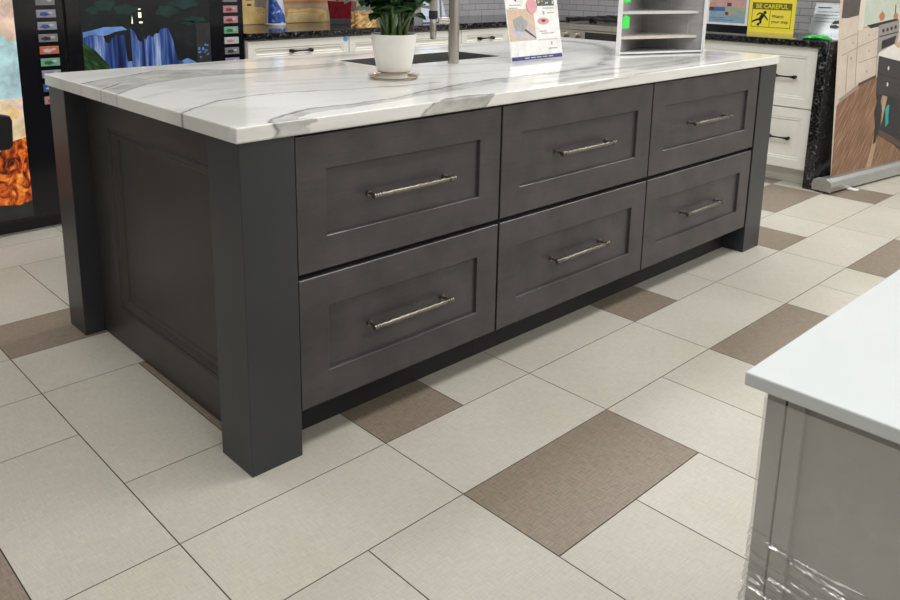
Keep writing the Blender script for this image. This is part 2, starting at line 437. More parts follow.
# ---- worktop with veins
def vnoise(P, sc, seed, octs=4):
    rs = np.random.RandomState(seed); v = np.zeros(len(P)); amp = 1; tot = 0
    for o in range(octs):
        g = rs.rand(96, 96); q = P*sc*(2**o); i = np.floor(q).astype(int); f = q-i; f = f*f*(3-2*f)
        a = g[i[:,0]%96, i[:,1]%96]; b = g[(i[:,0]+1)%96, i[:,1]%96]; c = g[i[:,0]%96, (i[:,1]+1)%96]; d = g[(i[:,0]+1)%96, (i[:,1]+1)%96]
        v += amp*((a*(1-f[:,0])+b*f[:,0])*(1-f[:,1]) + (c*(1-f[:,0])+d*f[:,0])*f[:,1]); tot += amp; amp *= .55
    return v/tot - .5
VE = dict(
    bandU=[(0.002, 0.946), (0.096, 1.013), (0.196, 1.051), (0.336, 1.125), (0.445, 1.066), (0.528, 0.999), (0.683, 0.967), (0.856, 0.95), (1.026, 0.954)],
    bandL=[(-0.006, 0.661), (0.079, 0.763), (0.141, 0.812), (0.279, 0.87), (0.407, 0.89), (0.549, 0.871), (0.783, 0.85), (0.963, 0.871)],
    streak=[(-0.008, 0.789), (0.1, 0.894), (0.251, 0.943), (0.352, 0.966), (0.46, 0.956)],
    thin=[(-0.03, 0.25), (0.074, 0.325), (0.154, 0.381), (0.277, 0.413), (0.338, 0.415), (0.417, 0.392), (0.591, 0.336), (0.75, 0.298), (0.917, 0.289)],
    light=[(0.019, 0.557), (0.155, 0.636), (0.311, 0.726), (0.427, 0.76), (0.538, 0.774)],
    fU=[(0.096, -0.12), (0.112, -0.07), (0.100, -.02), (0.096, 0.012), (0.112, 0.04), (0.165, 0.075), (0.235, 0.095), (0.288, 0.113), (0.359, 0.112), (0.409, 0.104), (0.558, 0.118), (0.705, 0.160), (0.787, 0.175), (0.935, 0.208), (1.119, 0.23), (1.427, 0.226), (1.611, 0.223), (1.723, 0.23)],
    fL=[(0.19,-.12), (.215,-.08), (.19,-.05), (.225,-.025), (.215,-.005), (0.173, 0.008), (0.191, 0.035), (0.252, 0.062), (0.38, 0.06), (0.525, 0.075), (0.657, 0.114), (0.745, 0.112), (0.902, 0.136), (1.057, 0.16)],
    wedgeU=[(0.585, -0.12), (0.592, -.06), (0.612, -0.015), (0.66, 0.012), (0.743, 0.024), (0.81, .016), (0.869, -0.004)],
    wedgeR=[(0.869, -0.004), (0.855, -.05), (0.835, -0.12)],
    arc=[(1.364, 0.203), (1.473, 0.221), (1.611, 0.223), (1.719, 0.237), (1.951, 0.369), (2.167, 0.502), (2.347, 0.629), (2.498, 0.778), (2.577, 0.91), (2.582, 1.024), (2.561, 1.128), (2.50,1.22)],
    s1=[(1.1, 0.16), (1.366, 0.145), (1.634, 0.166), (1.878, 0.149), (2.182, 0.152), (2.5, .2)],
    s2=[(1.15,.06), (1.364, 0.077), (1.601, 0.075), (1.928, 0.09), (2.325, 0.121), (2.66, .2)],
    s4=[(0.979, 0.989), (1.03, 0.765), (1.235, 0.637), (1.503, 0.559), (1.8, .52)],
    s5=[(0.45,.66), (0.581, 0.61), (0.814, 0.53), (1.044, 0.424), (1.412, 0.372), (1.75,.36)],
    s6=[(0.5, 1.2), (0.702, 1.23), (0.957, 1.167), (1.208, 1.16), (1.606, 1.153), (2.2, 1.19)],
    s7=[(1.485, 0.71), (1.713, 0.692), (1.958, 0.73), (2.253, 0.819)],
    s8=[(1.3,-.04), (1.492, -0.011), (1.794, 0.007), (2.142, 0.019), (2.437, 0.014)],
    s9=[(0.2,.60), (0.403, 0.566), (0.638, 0.519), (0.76, 0.41), (1.034, 0.363)])
TRI = [(2.70, 0.345), (2.716, 0.26), (2.699, 0.143), (2.411, 0.084), (2.195, 0.049), (2.1, .12), (2.3, .2)]
def dist_poly(P, pts):
    best = np.full(len(P), 9.0); side = np.zeros(len(P))
    for a, b in zip(pts, pts[1:]):
        a = np.array(a); d = np.array(b)-a; t = np.clip(((P-a)@d)/(d@d), 0, 1)
        e = P-a-t[:,None]*d; q = np.hypot(e[:,0], e[:,1]); s = d[0]*(P[:,1]-a[1])-d[1]*(P[:,0]-a[0])
        m = q < best; best[m] = q[m]; side[m] = s[m]
    return best, np.sign(side)
def inside(P, pts):
    r = np.zeros(len(P), bool); n = len(pts)
    for k in range(n):
        (x0,y0),(x1,y1) = pts[k], pts[(k+1)%n]
        if y0 == y1: continue
        c = ((y0 > P[:,1]) != (y1 > P[:,1])) & (P[:,0] < (x1-x0)*(P[:,1]-y0)/(y1-y0)+x0); r ^= c
    return r
def soft(P, pts, w):
    d, _ = dist_poly(P, pts+[pts[0]]); s = np.where(inside(P, pts), d, -d)
    return np.clip(.5+s/w, 0, 1)
def stone(P3):
    """quartz colour at surface points: white ground with grey veins that run on over the edges"""
    k = H-P3[:,2]
    P = np.stack([P3[:,0]+k*.5*(P3[:,1] < .02), P3[:,1]-k*2.4*(P3[:,1] < .02)], 1)
    w = np.stack([vnoise(P, 9, 1), vnoise(P, 9, 2)], 1)*.028 + np.stack([vnoise(P, 45, 3), vnoise(P, 45, 4)], 1)*.009
    Q = P+w
    base = np.array([.80, .80, .775]); grey = np.array([.36, .37, .35]); dark = np.array([.11, .11, .105])
    g = np.zeros(len(P)); dk = np.zeros(len(P))
    tex = np.clip(.78+1.3*vnoise(P, 14, 6), .35, 1.15)
    band = VE['bandU']+VE['bandL'][::-1]
    g = np.maximum(g, .78*soft(Q, band, .02)*tex*np.clip(1.25-.42*P[:,0], .45, 1))
    g = np.maximum(g, .90*soft(Q, VE['fU']+VE['fL'][::-1], .012)*tex*np.clip(1.25-.35*P[:,0], .45, 1))
    wedge = VE['wedgeU']+VE['wedgeR'][1:]
    g = np.maximum(g, .95*soft(Q, wedge, .010)*tex)
    g = np.maximum(g, .62*soft(Q, TRI, .03)*tex)
    def line(nm, wd, a, tgt):
        d, _ = dist_poly(Q, VE[nm]); br = np.clip(.8+1.5*vnoise(P, 11, len(nm)*3+ord(nm[-1]) % 7+11), .22, 1.1)
        np.maximum(tgt, a*np.exp(-(d/wd)**2)*br, out=tgt)
    line('bandU', .006, .62, dk); line('bandL', .0045, .60, dk); line('thin', .0042, .95, dk); line('fU', .0058, .95, dk); line('arc', .011, .34, dk); line('fL', .0035, .35, dk)
    line('wedgeU', .005, .8, dk); line('wedgeR', .004, .6, dk); line('streak', .004, .7, dk)
    for nm, wd, a in (('light',.012,.35),('s1',.030,.75),('s2',.028,.80),('s4',.02,.4),('s5',.016,.38),('s6',.035,.6),('s7',.02,.45),('s8',.014,.55),('s9',.02,.3),('arc',.038,.95),('thin',.014,.25)): line(nm, wd, a, g)
    d, _ = dist_poly(Q, VE['streak']); g *= 1-.55*np.exp(-((d-.012)/.007)**2)
    cloud = np.clip(vnoise(P*np.array([1., 2.4])+w*2, 3.0, 8)*1.1, 0, .25); g = np.maximum(g, cloud)
    c = base*(1-g[:,None]) + grey*g[:,None]; c = c*(1-dk[:,None]) + dark*dk[:,None]
    return np.clip(c, 0, 1)
x0, x1, y0, y1 = -.008, 2.778, -.005, 1.27
SX0, SX1, SY0, SY1 = 1.040, 1.730, .742, 1.040
def axis_cuts(a, b, cuts, st):
    v = [a] + cuts + [b]; out = []
    for p, q in zip(v, v[1:]):
        n = max(1, round((q-p)/st)); out += list(np.linspace(p, q, n+1)[:-1])
    return np.array(out+[b])
ax = axis_cuts(x0, x1, [SX0, SX1], .0032); ay = axis_cuts(y0, y1, [SY0, SY1], .0032); az = np.linspace(ZT, H, 9)
def add_grid(a, b, fn, skip=None):
    A, Bb = np.meshgrid(a, b, indexing='ij'); V = fn(A.ravel(), Bb.ravel()); n, m = len(a), len(b)
    i, j = np.meshgrid(np.arange(n-1), np.arange(m-1), indexing='ij'); i, j = i.ravel(), j.ravel()
    if skip is not None:
        ok = ~skip((a[i]+a[i+1])/2, (b[j]+b[j+1])/2); i, j = i[ok], j[ok]
    return V, np.stack([i*m+j, (i+1)*m+j, (i+1)*m+j+1, i*m+j+1], 1)
parts = []
hole = lambda u, v: (u > SX0) & (u < SX1) & (v > SY0) & (v < SY1)
full = lambda k: np.full_like(k, 1.0)
parts.append(add_grid(ax, ay, lambda u, v: np.stack([u, v, full(u)*H], 1), hole))
parts.append(add_grid(ax, ay[::6] if False else np.array([y0, SY0, SY1, y1]), lambda u, v: np.stack([u, v, full(u)*ZT], 1), hole))
for yy in (y0, y1): parts.append(add_grid(ax, az, lambda u, v, yy=yy: np.stack([u, full(u)*yy, v], 1)))
for xx in (x0, x1): parts.append(add_grid(ay, az, lambda u, v, xx=xx: np.stack([full(u)*xx, u, v], 1)))
for yy in (SY0, SY1): parts.append(add_grid(ax[(ax >= SX0-1e-6) & (ax <= SX1+1e-6)], az, lambda u, v, yy=yy: np.stack([u, full(u)*yy, v], 1)))
for xx in (SX0, SX1): parts.append(add_grid(ay[(ay >= SY0-1e-6) & (ay <= SY1+1e-6)], az, lambda u, v, xx=xx: np.stack([full(u)*xx, u, v], 1)))
vs = []; fs = []; off = 0
for V, Fc in parts: vs.append(V); fs.append(Fc+off); off += len(V)
vs = np.concatenate(vs); fs = np.concatenate(fs)
me = bpy.data.meshes.new('worktop'); me.vertices.add(len(vs)); me.vertices.foreach_set('co', vs.astype(np.float32).ravel())
me.loops.add(fs.size); me.loops.foreach_set('vertex_index', fs.astype(np.int32).ravel())
me.polygons.add(len(fs)); me.polygons.foreach_set('loop_start', np.arange(0, fs.size, 4, dtype=np.int32)); me.polygons.foreach_set('loop_total', np.full(len(fs), 4, np.int32))
me.update(calc_edges=True); me.validate()
ca = me.color_attributes.new('stone', 'FLOAT_COLOR', 'POINT')
cc = np.ones((len(vs), 4), np.float32); cc[:,:3] = stone(vs); ca.data.foreach_set('color', cc.ravel())
bm = B(); bm.from_mesh(me); bmesh.ops.remove_doubles(bm, verts=bm.verts, dist=1e-5); bmesh.ops.recalc_face_normals(bm, faces=bm.faces); bm.to_mesh(me); bm.free()
m, nt, p = new_mat('veined_white_quartz')
a = nd(nt, 'ShaderNodeAttribute'); a.attribute_name = 'stone'
tc = nd(nt, 'ShaderNodeTexCoord'); n = nd(nt, 'ShaderNodeTexNoise', Scale=90.0, Detail=3); nt.links.new(tc.outputs['Object'], n.inputs['Vector'])
r = ramp(nt, [(.3, (.97,.97,.97)), (.7, (1,1,1))]); nt.links.new(n.outputs['Fac'], r.inputs['Fac'])
mx = nd(nt, 'ShaderNodeMix', data_type='RGBA', blend_type='MULTIPLY'); mx.inputs[0].default_value = 1
nt.links.new(a.outputs['Color'], mx.inputs[6]); nt.links.new(r.outputs['Color'], mx.inputs[7]); nt.links.new(mx.outputs[2], p.inputs['Base Color'])
p.inputs['Roughness'].default_value = .09
me.materials.append(m)
o = bpy.data.objects.new('worktop', me); C.objects.link(o)
tag(o, 'white quartz worktop with grey veins on the dark island', 'countertop')

# ---- undermount sink
t = thing('sink', 'steel undermount sink sunk into the veined white worktop', 'sink', (1.385, .891, .68))
bm = B()
zt, zb, w = ZT-.0005, .70, .012
rs = []
for ins, z in ((.0012, H-.004), (.0016, H-.004), (.003, zt-.008), (.006, zb+.03), (.03, zb), (.25, zb-.004)):
    ins2 = min(ins, .12)
    rs.append([bm.verts.new(q) for q in ((SX0+ins,SY0+ins2,z),(SX1-ins,SY0+ins2,z),(SX1-ins,SY1-ins2,z),(SX0+ins,SY1-ins2,z))])
for A, Bq in zip(rs, rs[1:]):
    for k in range(4): bm.faces.new((A[k],A[(k+1)%4],Bq[(k+1)%4],Bq[k]))
bm.faces.new(rs[-1])
so = obj('basin', bm, 'steel_dark', t); sm = so.modifiers.new('sheet', 'SOLIDIFY'); sm.thickness = .0015; sm.offset = -1
bm = B(); lathe(bm, [(0,.001),(.018,.001),(.03,.004),(.042,.003),(.042,-.002),(0,-.002)], (1.385,.891,zb-.002), 28); obj('drain', bm, 'steel', t, smooth=True)

# ---- faucet
fx, fy = 1.352, .672
t = thing('faucet', 'brushed steel pull-down faucet standing in front of the sink', 'faucet', (fx, fy, H))
bm = B(); lathe(bm, [(0,0),(.0235,0),(.0235,.004),(.0215,.006),(.0215,.47),(.0190,.475),(0,.475)], (fx,fy,H+.0004), 32); obj('column', bm, 'steel', t, smooth=True)
zs = H+.47
sx, sy = 1.424, .870
dv = Vector((sx-fx, sy-fy, 0)); L = dv.length; dv.normalize()
bm = B()
pts = [Vector((fx,fy,zs-.02)), Vector((fx,fy,zs+.02))]
for k in range(1, 13):
    a = PI*k/12
    pts.append(Vector((fx,fy,zs+.02)) + dv*(L/2)*(1-math.cos(a)) + Vector((0,0,1))*(L/2)*math.sin(a))
pts += [Vector((sx,sy,zs-.06)), Vector((sx,sy,1.16))]
tube(bm, pts, .0105, 14); obj('hose', bm, 'dark_grey', t, smooth=True)
bm = B(); lathe(bm, [(0,.992),(.0125,.992),(.0138,.996),(.0138,1.074),(.0125,1.076),(0,1.076)], (sx,sy,0), 24); obj('spray_head', bm, 'steel', t, smooth=True)
bm = B(); lathe(bm, [(0,1.076),(.0175,1.076),(.0190,1.080),(.0190,1.106),(.0175,1.110),(0,1.110)], (sx,sy,0), 24); obj('grip', bm, 'black', t, smooth=True)
bm = B(); lathe(bm, [(0,1.110),(.0150,1.110),(.0165,1.120),(.0165,1.175),(.0125,1.180),(0,1.180)], (sx,sy,0), 24); obj('spray_collar', bm, 'steel', t, smooth=True)
bm = B(); tube(bm, [Vector((fx,fy,1.205))+dv*.018, Vector((fx,fy,1.205))+dv*(L-.012)], .007, 12); obj('docking_arm', bm, 'steel', t, smooth=True)
hd = Vector((-.80,.60,0)).normalized()
hb = B(); hp = Vector((fx,fy,1.080))
cyl(hb, hp+hd*.018, hp+hd*.062, .0145, .0145, 20); hub = obj('handle_hub', hb, 'steel', t, smooth=True, bevel=.001)
hb = B(); tube(hb, [hp+hd*.052, hp+hd*.054+Vector((0,0,.05)), hp+hd*.060+Vector((0,0,.13))], [.0055,.0045,.0035], 12); obj('lever', hb, 'steel', hub, smooth=True)

# ---- potted plant on a saucer
px, py = .861, .460
t = thing('saucer', 'clear plastic saucer with rusty water stains under the white plant pot', 'saucer', (px, py, H))
bm = B(); lathe(bm, [(0,.0006),(.066,.0006),(.080,.0030),(.088,.0125),(.0895,.0125),(.0825,.0012),(.067,.0),(0,.0)][::-1], (px,py,H+.0004), 48); obj('dish', bm, 'saucer', t, smooth=True)
bm = B(); lathe(bm, [(.068,.0016),(.079,.0036),(.0825,.0070),(.0815,.0074),(.078,.0044),(.068,.0024)], (px,py,H+.0004), 48); tag(obj('stain', bm, 'rust', t, smooth=True), 'brown rust stain')
pz = H+.0030
t = thing('potted_plant', 'leafy green plant in a white ceramic pot on the island worktop', 'plant', (px, py, pz))
bm = B()
lathe(bm, [(0,0),(.046,0),(.046,.021),(.055,.0225),(.0585,.030),(.0675,.075),(.0742,.118),(.0765,.145),(.0755,.147),(.0715,.146),(.0705,.138),(0,.136)], (px,py,pz), 48)
pot = obj('pot', bm, 'pot', t, smooth=True)
bm = B(); lathe(bm, [(.0464,.0185),(.0553,.0200),(.0556,.0222),(.0464,.0212)], (px,py,pz), 40); tag(obj('stain_ring', bm, 'rust', pot, smooth=True), 'rusty ring at the foot')
bm = B(); lathe(bm, [(0,.139),(.04,.141),(.0706,.1385),(.0706,.1365),(0,.1365)], (px,py,pz), 32); obj('soil', bm, 'soil', t)
rl = random.Random(5)
stems = B(); leaf_d = B(); leaf_p = B()
def leaf(bm, p, d, up, ln, wd):
    d = d.normalized(); s = d.cross(up)
    if s.length < 1e-3: s = Vector((1,0,0))
    s.normalize(); nrm = s.cross(d).normalized()
    prof = [(0,.0),(.12,.45),(.32,.93),(.52,1),(.72,.78),(.88,.40),(1,0)]
    mid = []; lf = []; rg = []
    for f, w in prof:
        c = p + d*ln*f - nrm*(ln*.16*f*f)
        mid.append(bm.verts.new(c)); e = nrm*(wd*.22*w)
        if w: lf.append(bm.verts.new(c + s*wd*.5*w + e)); rg.append(bm.verts.new(c - s*wd*.5*w + e))
        else: lf.append(mid[-1]); rg.append(mid[-1])
    for k in range(len(prof)-1):
        for a in (lf, rg):
            q = [mid[k], mid[k+1], a[k+1], a[k]]
            u = []
            for v in q:
                if v not in u: u.append(v)
            if len(u) >= 3: bm.faces.new(u)
view = Vector((-.69,-.72,0))
sideways = Vector((.73,-.68,0))
for k in range(27):
    a = rl.uniform(0, 2*PI); rr = rl.uniform(.008, .050)
    b = Vector((px+rr*math.cos(a), py+rr*math.sin(a), pz+.138))
    lean = Vector((math.cos(a), math.sin(a), 0))*rl.uniform(.05,.15) + sideways*rl.uniform(-.10,.10)
    hgt = rl.uniform(.14, .33); n = 14; pts = []
    for i in range(n+1):
        f = i/n; pts.append(b + lean*(f**1.5) + Vector((0,0,hgt*f*(1-.12*f))))
    tube(stems, pts, [.0054*(1-.75*i/n)+.0009 for i in range(n+1)], 8)
    for i in range(5, n+1, 2):
        tg = (pts[min(i+1,n)]-pts[i-1]).normalized()
        sd = tg.cross(Vector((rl.uniform(-.4,.4), rl.uniform(-.4,.4), 1))).normalized()
        if i == n: dirs = [tg]
        else: dirs = [(sd*.85+tg*.6), (-sd*.85+tg*.6)]
        for d in dirs:
            d = d + Vector((rl.uniform(-.2,.2), rl.uniform(-.2,.2), rl.uniform(-.35,.15)))
            leaf(leaf_p if rl.random() < .22 else leaf_d, pts[i], d, Vector((0,0,1)), rl.uniform(.062,.092), rl.uniform(.036,.050))
obj('stems', stems, 'stem', t, smooth=True)
obj('foliage', leaf_d, 'leaf', t, smooth=True); obj('pale_foliage', leaf_p, 'leaf_pale', t, smooth=True)

# ---- leaflet in a leaning stand
for nm, c in dict(paper=(.82,.82,.80), sand_photo=(.62,.48,.36), stone_photo=(.36,.36,.37), lilac=(.52,.50,.54), navy=(.05,.06,.22), pink=(.72,.36,.38), grey_text=(.40,.40,.40), mosaic=(.10,.11,.11), cream=(.70,.55,.30), brown=(.13,.08,.06), pale_blue=(.45,.55,.68)).items(): paint(nm, c)
lt = math.radians(11)
t = thing('brochure', 'white brochure card with pink round pictures and a blue foot, leaning on the island', 'brochure', (1.556, .542, H), math.radians(2.0))
F = frame_map((0,0,.001), (1,0,0), (0,math.sin(lt),math.cos(lt)), (0,-math.cos(lt),math.sin(lt)))
W, HH = .345, .40
bm = B(); poly(bm, F, rect(0,W,0,HH), -.004, 0); bm.faces.new([bm.verts.new(F(u,v,-.004)) for u,v in rect(0,W,0,HH)]); obj('card', bm, 'paper', t, local=True)
prn = ['navy','sand_photo','stone_photo','lilac','pink','grey_text','mosaic','cream','brown','paper']
bm = B(); e = .0006
poly(bm, F, rect(.003,W-.003,.002,.018), 0, e, 0)
poly(bm, F, rect(.004,.175,.082,.212), 0, e, 1)
def blob(cu, cv, a, b, n=20, ph=0, wob=0): return [(cu+a*(1+wob*math.sin(3*k*2*PI/n+ph))*math.cos(2*PI*k/n), cv+b*(1+wob*math.sin(5*k*2*PI/n+ph))*math.sin(2*PI*k/n)) for k in range(n)]
poly(bm, F, [(.03,.095),(.10,.088),(.172,.084),(.172,.11),(.12,.15),(.02,.135)], e, 2*e, 3)
poly(bm, F, blob(.078,.150,.045,.032,22,1,.12), e, 3*e, 2)
poly(bm, F, [(.10,.124),(.172,.088),(.172,.094),(.11,.130)], 2*e, 4*e, 8)
poly(bm, F, rect(.20,.32,.222,.33), 0, e, 6)
for k in range(26):
    u, v = .205+random.random()*.108, .228+random.random()*.095
    poly(bm, F, blob(u, v, .004, .004, 6), e, 2*e, 9 if k % 3 else 7)
poly(bm, F, blob(.165,.222,.036,.030,24,0,.03), e, 5*e, 4)
poly(bm, F, blob(.235,.158,.040,.0145,24), 0, e, 4); poly(bm, F, blob(.236,.160,.014,.006,16), e, 2*e, 8)
poly(bm, F, [(.050,.258),(.078,.258),(.064,.240)], 0, e, 8); poly(bm, F, rect(.05,.078,.258,.30), 0, e, 8)
for u0, u1, v in ((.025,.095,.228),(.02,.075,.216),(.205,.25,.116),(.215,.300,.107),(.24,.315,.212),(.265,.315,.192)): poly(bm, F, rect(u0,u1,v-.002,v+.002), 0, e, 5)
poly(bm, F, rect(.236,.248,.186,.200), 0, e, 5)
poly(bm, F, rect(.272,.282,.056,.070), 0, e, 5); poly(bm, F, rect(.255,.31,.040,.045), 0, e, 5); poly(bm, F, rect(.19,.322,.0795,.082), 0, e, 5)
for k in range(5): poly(bm, F, rect(.085+k*.04,.115+k*.04,.0085,.0115), e, 2*e, 9)
obj('print', bm, prn, t, local=True)
bm = B()
back = lambda u, v: F(u, v, -.004)
q0 = F(.15,.20,-.0045); q1 = F(W-.10,.20,-.0045)
f1 = Vector((q0.x,q0.y+.055,.0008)); f2 = Vector((q1.x,q1.y+.055,.0008))
a = [bm.verts.new(v) for v in (q0,q1,f2,f1)]; b = [bm.verts.new(v+Vector((0,.003,0))) for v in (q0,q1,f2,f1)]
bm.faces.new(a); bm.faces.new(b[::-1])
for k in range(4): bm.faces.new((a[k],b[k],b[(k+1)%4],a[(k+1)%4]))
obj('easel_back', bm, 'white', t, local=True)

# ---- corner shelf display standing on the island
A2, B2 = Vector((2.160, .448)), Vector((2.606, .284)); ph = math.radians(18)
aD = Vector((math.cos(ph), math.sin(ph))); bD = Vector((math.sin(ph), -math.cos(ph)))
L1, L2 = (B2-A2).dot(aD), (B2-A2).dot(bD); K2 = A2+aD*L1
t = thing('corner_display', 'grey tiled corner display with thin corner shelves and white edges on the island', 'display', (K2.x, K2.y, H))
FA = frame_map((A2.x, A2.y, H), (aD.x, aD.y, 0), (0,0,1), (bD.x, bD.y, 0))         # left wall, seen from inside
FB = frame_map((K2.x, K2.y, H), (bD.x, bD.y, 0), (0,0,1), (-aD.x, -aD.y, 0))       # right wall
HH = .56
def slab(bm, F, u0, u1, v0, v1, n0, n1, mi=0):
    v = [bm.verts.new(F(u,w_,n)) for n in (n0,n1) for u,w_ in ((u0,v0),(u1,v0),(u1,v1),(u0,v1))]
    for f in ((0,3,2,1),(4,5,6,7),(0,1,5,4),(1,2,6,5),(2,3,7,6),(3,0,4,7)): bm.faces.new([v[i] for i in f]).material_index = mi
bm = B(); slab(bm, FA, .004, L1+.012, .0005, HH, -.012, 0); wl = obj('wall_panel', bm, 'niche', t)
bm = B(); slab(bm, FB, 0, L2-.004, .0005, HH, -.012, 0); wr = obj('wall_panel', bm, 'niche', t)
bm = B()
for z in (.082, .19, .30, .41): slab(bm, FA, .01, L1-.001, z, z+.0016, .0002, .0008)
for z in (.08, .19, .30, .41): slab(bm, FB, .001, L2-.008, z, z+.0016, .0002, .0008)
for k, (z0, z1) in enumerate(((.013,.08),(.0816,.19),(.1916,.30),(.3016,.41),(.4116,.55))):
    for u in ((.13,) if k % 2 == 0 else (.03, .215)): slab(bm, FB, u, u+.0016, z0, z1, .0002, .0008)
obj('grout_lines', bm, 'niche_grout', wr)
bm = B()
slab(bm, FA, -.002, .010, .0005, HH, .0002, .006); slab(bm, FA, -.002, .0038, .0005, HH, -.012, 0)
obj('edge_trim', bm, 'trim_white', t); bm = B(); slab(bm, FB, L2-.010, L2+.002, .0005, HH, .0002, .006); slab(bm, FB, L2-.0038, L2+.002, .0005, HH, -.012, 0)
obj('edge_trim', bm, 'trim_white', t)
def corner_plate(bm, fa, fb, z0, z1, mi=0, gap=.0006):
    k = K2 - aD*gap + bD*gap; p = K2-aD*L1*fa + bD*gap; q = K2+bD*L2*fb - aD*gap
    lo = [bm.verts.new((w_.x, w_.y, H+z0)) for w_ in (k,p,q)]; hi = [bm.verts.new((w_.x, w_.y, H+z1)) for w_ in (k,p,q)]
    bm.faces.new(lo[::-1]); bm.faces.new(hi)
    for i in range(3): bm.faces.new((lo[i],lo[(i+1)%3],hi[(i+1)%3],hi[i]))
bm = B(); corner_plate(bm, .97, .97, .006, .012); obj('base', bm, 'niche', t)
bm = B(); p, q = FA(.010,.0085,.003), FB(L2-.008,.0085,.003); d_ = (q-p).normalized(); nn = Vector((-d_.y,d_.x,0))*.002; up = Vector((0,0,.004))
v = [bm.verts.new(w_+s1*nn+s2*up) for w_ in (p,q) for s1,s2 in ((-1,-1),(1,-1),(1,1),(-1,1))]
for f in ((0,3,2,1),(4,5,6,7),(0,1,5,4),(1,2,6,5),(2,3,7,6),(3,0,4,7)): bm.faces.new([v[i] for i in f])
obj('base_trim', bm, 'trim_white', t)
for z, mt in ((.069, 'shelf_tan'), (.180, 'shelf_grey'), (.291, 'shelf_grey'), (.402, 'shelf_tan')):
    bm = B(); corner_plate(bm, .93, .88, z, z+.012); obj('shelf', bm, mt, t)
for z, lab in ((.118, 'green price tag on the grey corner display, the lower, fully visible one'), (.232, 'green price tag on the grey corner display, the upper one near the photo top')):
    lo_ = FA(.012, z, .0065)
    tg = thing('price_tag', lab, 'tag', tuple(lo_), 0, 'green price tags on the display')
    d_ = (B2-A2).normalized()
    Ft = frame_map((0,0,0), (d_.x,d_.y,0), (0,0,1), (d_.y,-d_.x,0)); pts = [(0,0),(.036,.001),(.038,.048),(.028,.056),(.010,.056),(.001,.048)]
    bm = B(); poly(bm, Ft, pts, 0, .0008); bm.faces.new([bm.verts.new(Ft(u,w_,0)) for u,w_ in pts][::-1]); obj('card', bm, 'green_tag', tg, local=True)
    bm = B(); tube(bm, [Ft(.018,.050,.001), Ft(.012,.062,.001), Ft(.002,.068,.0005)], .0008, 6); obj('string', bm, 'white', tg, local=True)

# ------------------------------------------------------------------ vending machines
for nm, c, e in (('mist',(.70,.52,.42),.3),('sea',(.42,.62,.66),.3),('surf',(.72,.60,.48),.3),('beach',(.62,.47,.36),.45),('ochre_obj',(.66,.46,.20),.4),('cream_glow',(.75,.58,.36),.3),('night',(.006,.008,.011),.15),('window_glow',(1,.85,.55),.8),('fern',(.010,.045,.010),.15),('teal_leaf',(.005,.026,.022),.12),('rock',(.022,.024,.024),.15),('pool',(.12,.24,.55),.15)): paint(nm, c, e, .35, 14)
M['ice'] = streak_mat('print_orange_ice', [(.36,(.03,.008,.004)),(.45,(.28,.035,.006)),(.55,(.72,.15,.015)),(.68,(.95,.50,.10))], 16, (1,1,.8), .32, detail=6, dist=1.5)
M['waterfall'] = streak_mat('print_waterfall', [(.38,(.002,.007,.04)),(.48,(.012,.04,.19)),(.58,(.07,.14,.40)),(.72,(.42,.52,.76))], 38, (1,1,.05), .10, detail=4)
M['fern_slope'] = streak_mat('print_fern_slope', [(.36,(.003,.010,.003)),(.52,(.010,.045,.010)),(.70,(.05,.14,.03))], 20, (1,1,6), .06, rot=math.radians(-40))
M['forest'] = streak_mat('print_forest', [(.4,(.003,.004,.005)),(.6,(.006,.010,.012)),(.78,(.012,.030,.030))], 9, (1,1,1.4), .08, detail=6)
for nm, c in dict(b_grey=(.30,.30,.32), b_silver=(.42,.42,.52), b_blue=(.05,.13,.42), b_white=(.75,.75,.75), b_dark=(.04,.03,.05), b_orange=(.80,.20,.10), b_green=(.02,.20,.07), b_red=(.5,.03,.05), b_pink=(.62,.36,.38), b_mint=(.25,.55,.40), b_lilac=(.38,.34,.55)).items(): paint(nm, tuple(q*.6 for q in c), .05)
YF = 2.45
def vending(x0, label, buttons):
    x1 = x0+.965
    t = thing('vending_machine', label, 'vending machine', ((x0+x1)/2, YF+.32, 0), 0, 'vending machines along the back wall')
    bm = B(); box(bm, x0, x1, YF+.012, 3.085, .065, 1.84); box(bm, x0+.03, x1-.03, YF+.06, 3.05, 0, .065); obj('cabinet', bm, 'black', t, bevel=.004)
    F = frame_map((x0, YF+.012, 0), (1,0,0), (0,0,1), (0,-1,0))
    bm = B(); poly(bm, F, rect(.004,.961,.075,1.83), 0, .012); door = obj('door', bm, 'black_gloss', t, bevel=.003)
    for k, (z, plate, mark) in enumerate(buttons):
        bm = B(); poly(bm, F, rect(.838,.925,z-.0185,z+.0185), .012, .018); bt = obj('button', bm, plate, door, bevel=.002)
        bm = B(); poly(bm, F, blob(.878,z,.026,.009,16,k*1.7,.18), .0181, .0188); obj('mark', bm, mark, t) if False else bm.free()
        bm = B(); poly(bm, F, blob(.872,z-.002,.022,.009,16,k*1.7,.2), .018, .0186, 0); poly(bm, F, blob(.900,z+.004,.012,.006,12,k,.15), .018, .0186, 1)
        obj('button_emblem', bm, [mark,'b_white'], t)
    return t, F, door
zb = [1.107,1.050,.993,.936,.879,.822,.765,.700,.640]
t, F, door = vending(-.482, 'black vending machine at the left edge with a beach and orange iced drink picture', list(zip(zb, ['b_grey','b_silver','b_silver','b_grey','b_orange','b_mint','b_silver','b_blue','b_pink'], ['b_grey','b_blue','b_blue','b_dark','b_white','b_green','b_blue','b_white','b_red'])))
S = lambda pts, dx=.482: [(x+dx, z) for x, z in pts]
mats = ['mist','sea','surf','beach','ochre_obj','cream_glow','ice','rock']
bm = B(); a, e = .012, .0006
poly(bm, F, S([(-.42,.085),(.257,.085),(.258,1.75),(-.42,1.75)]), a, a+e, 3)
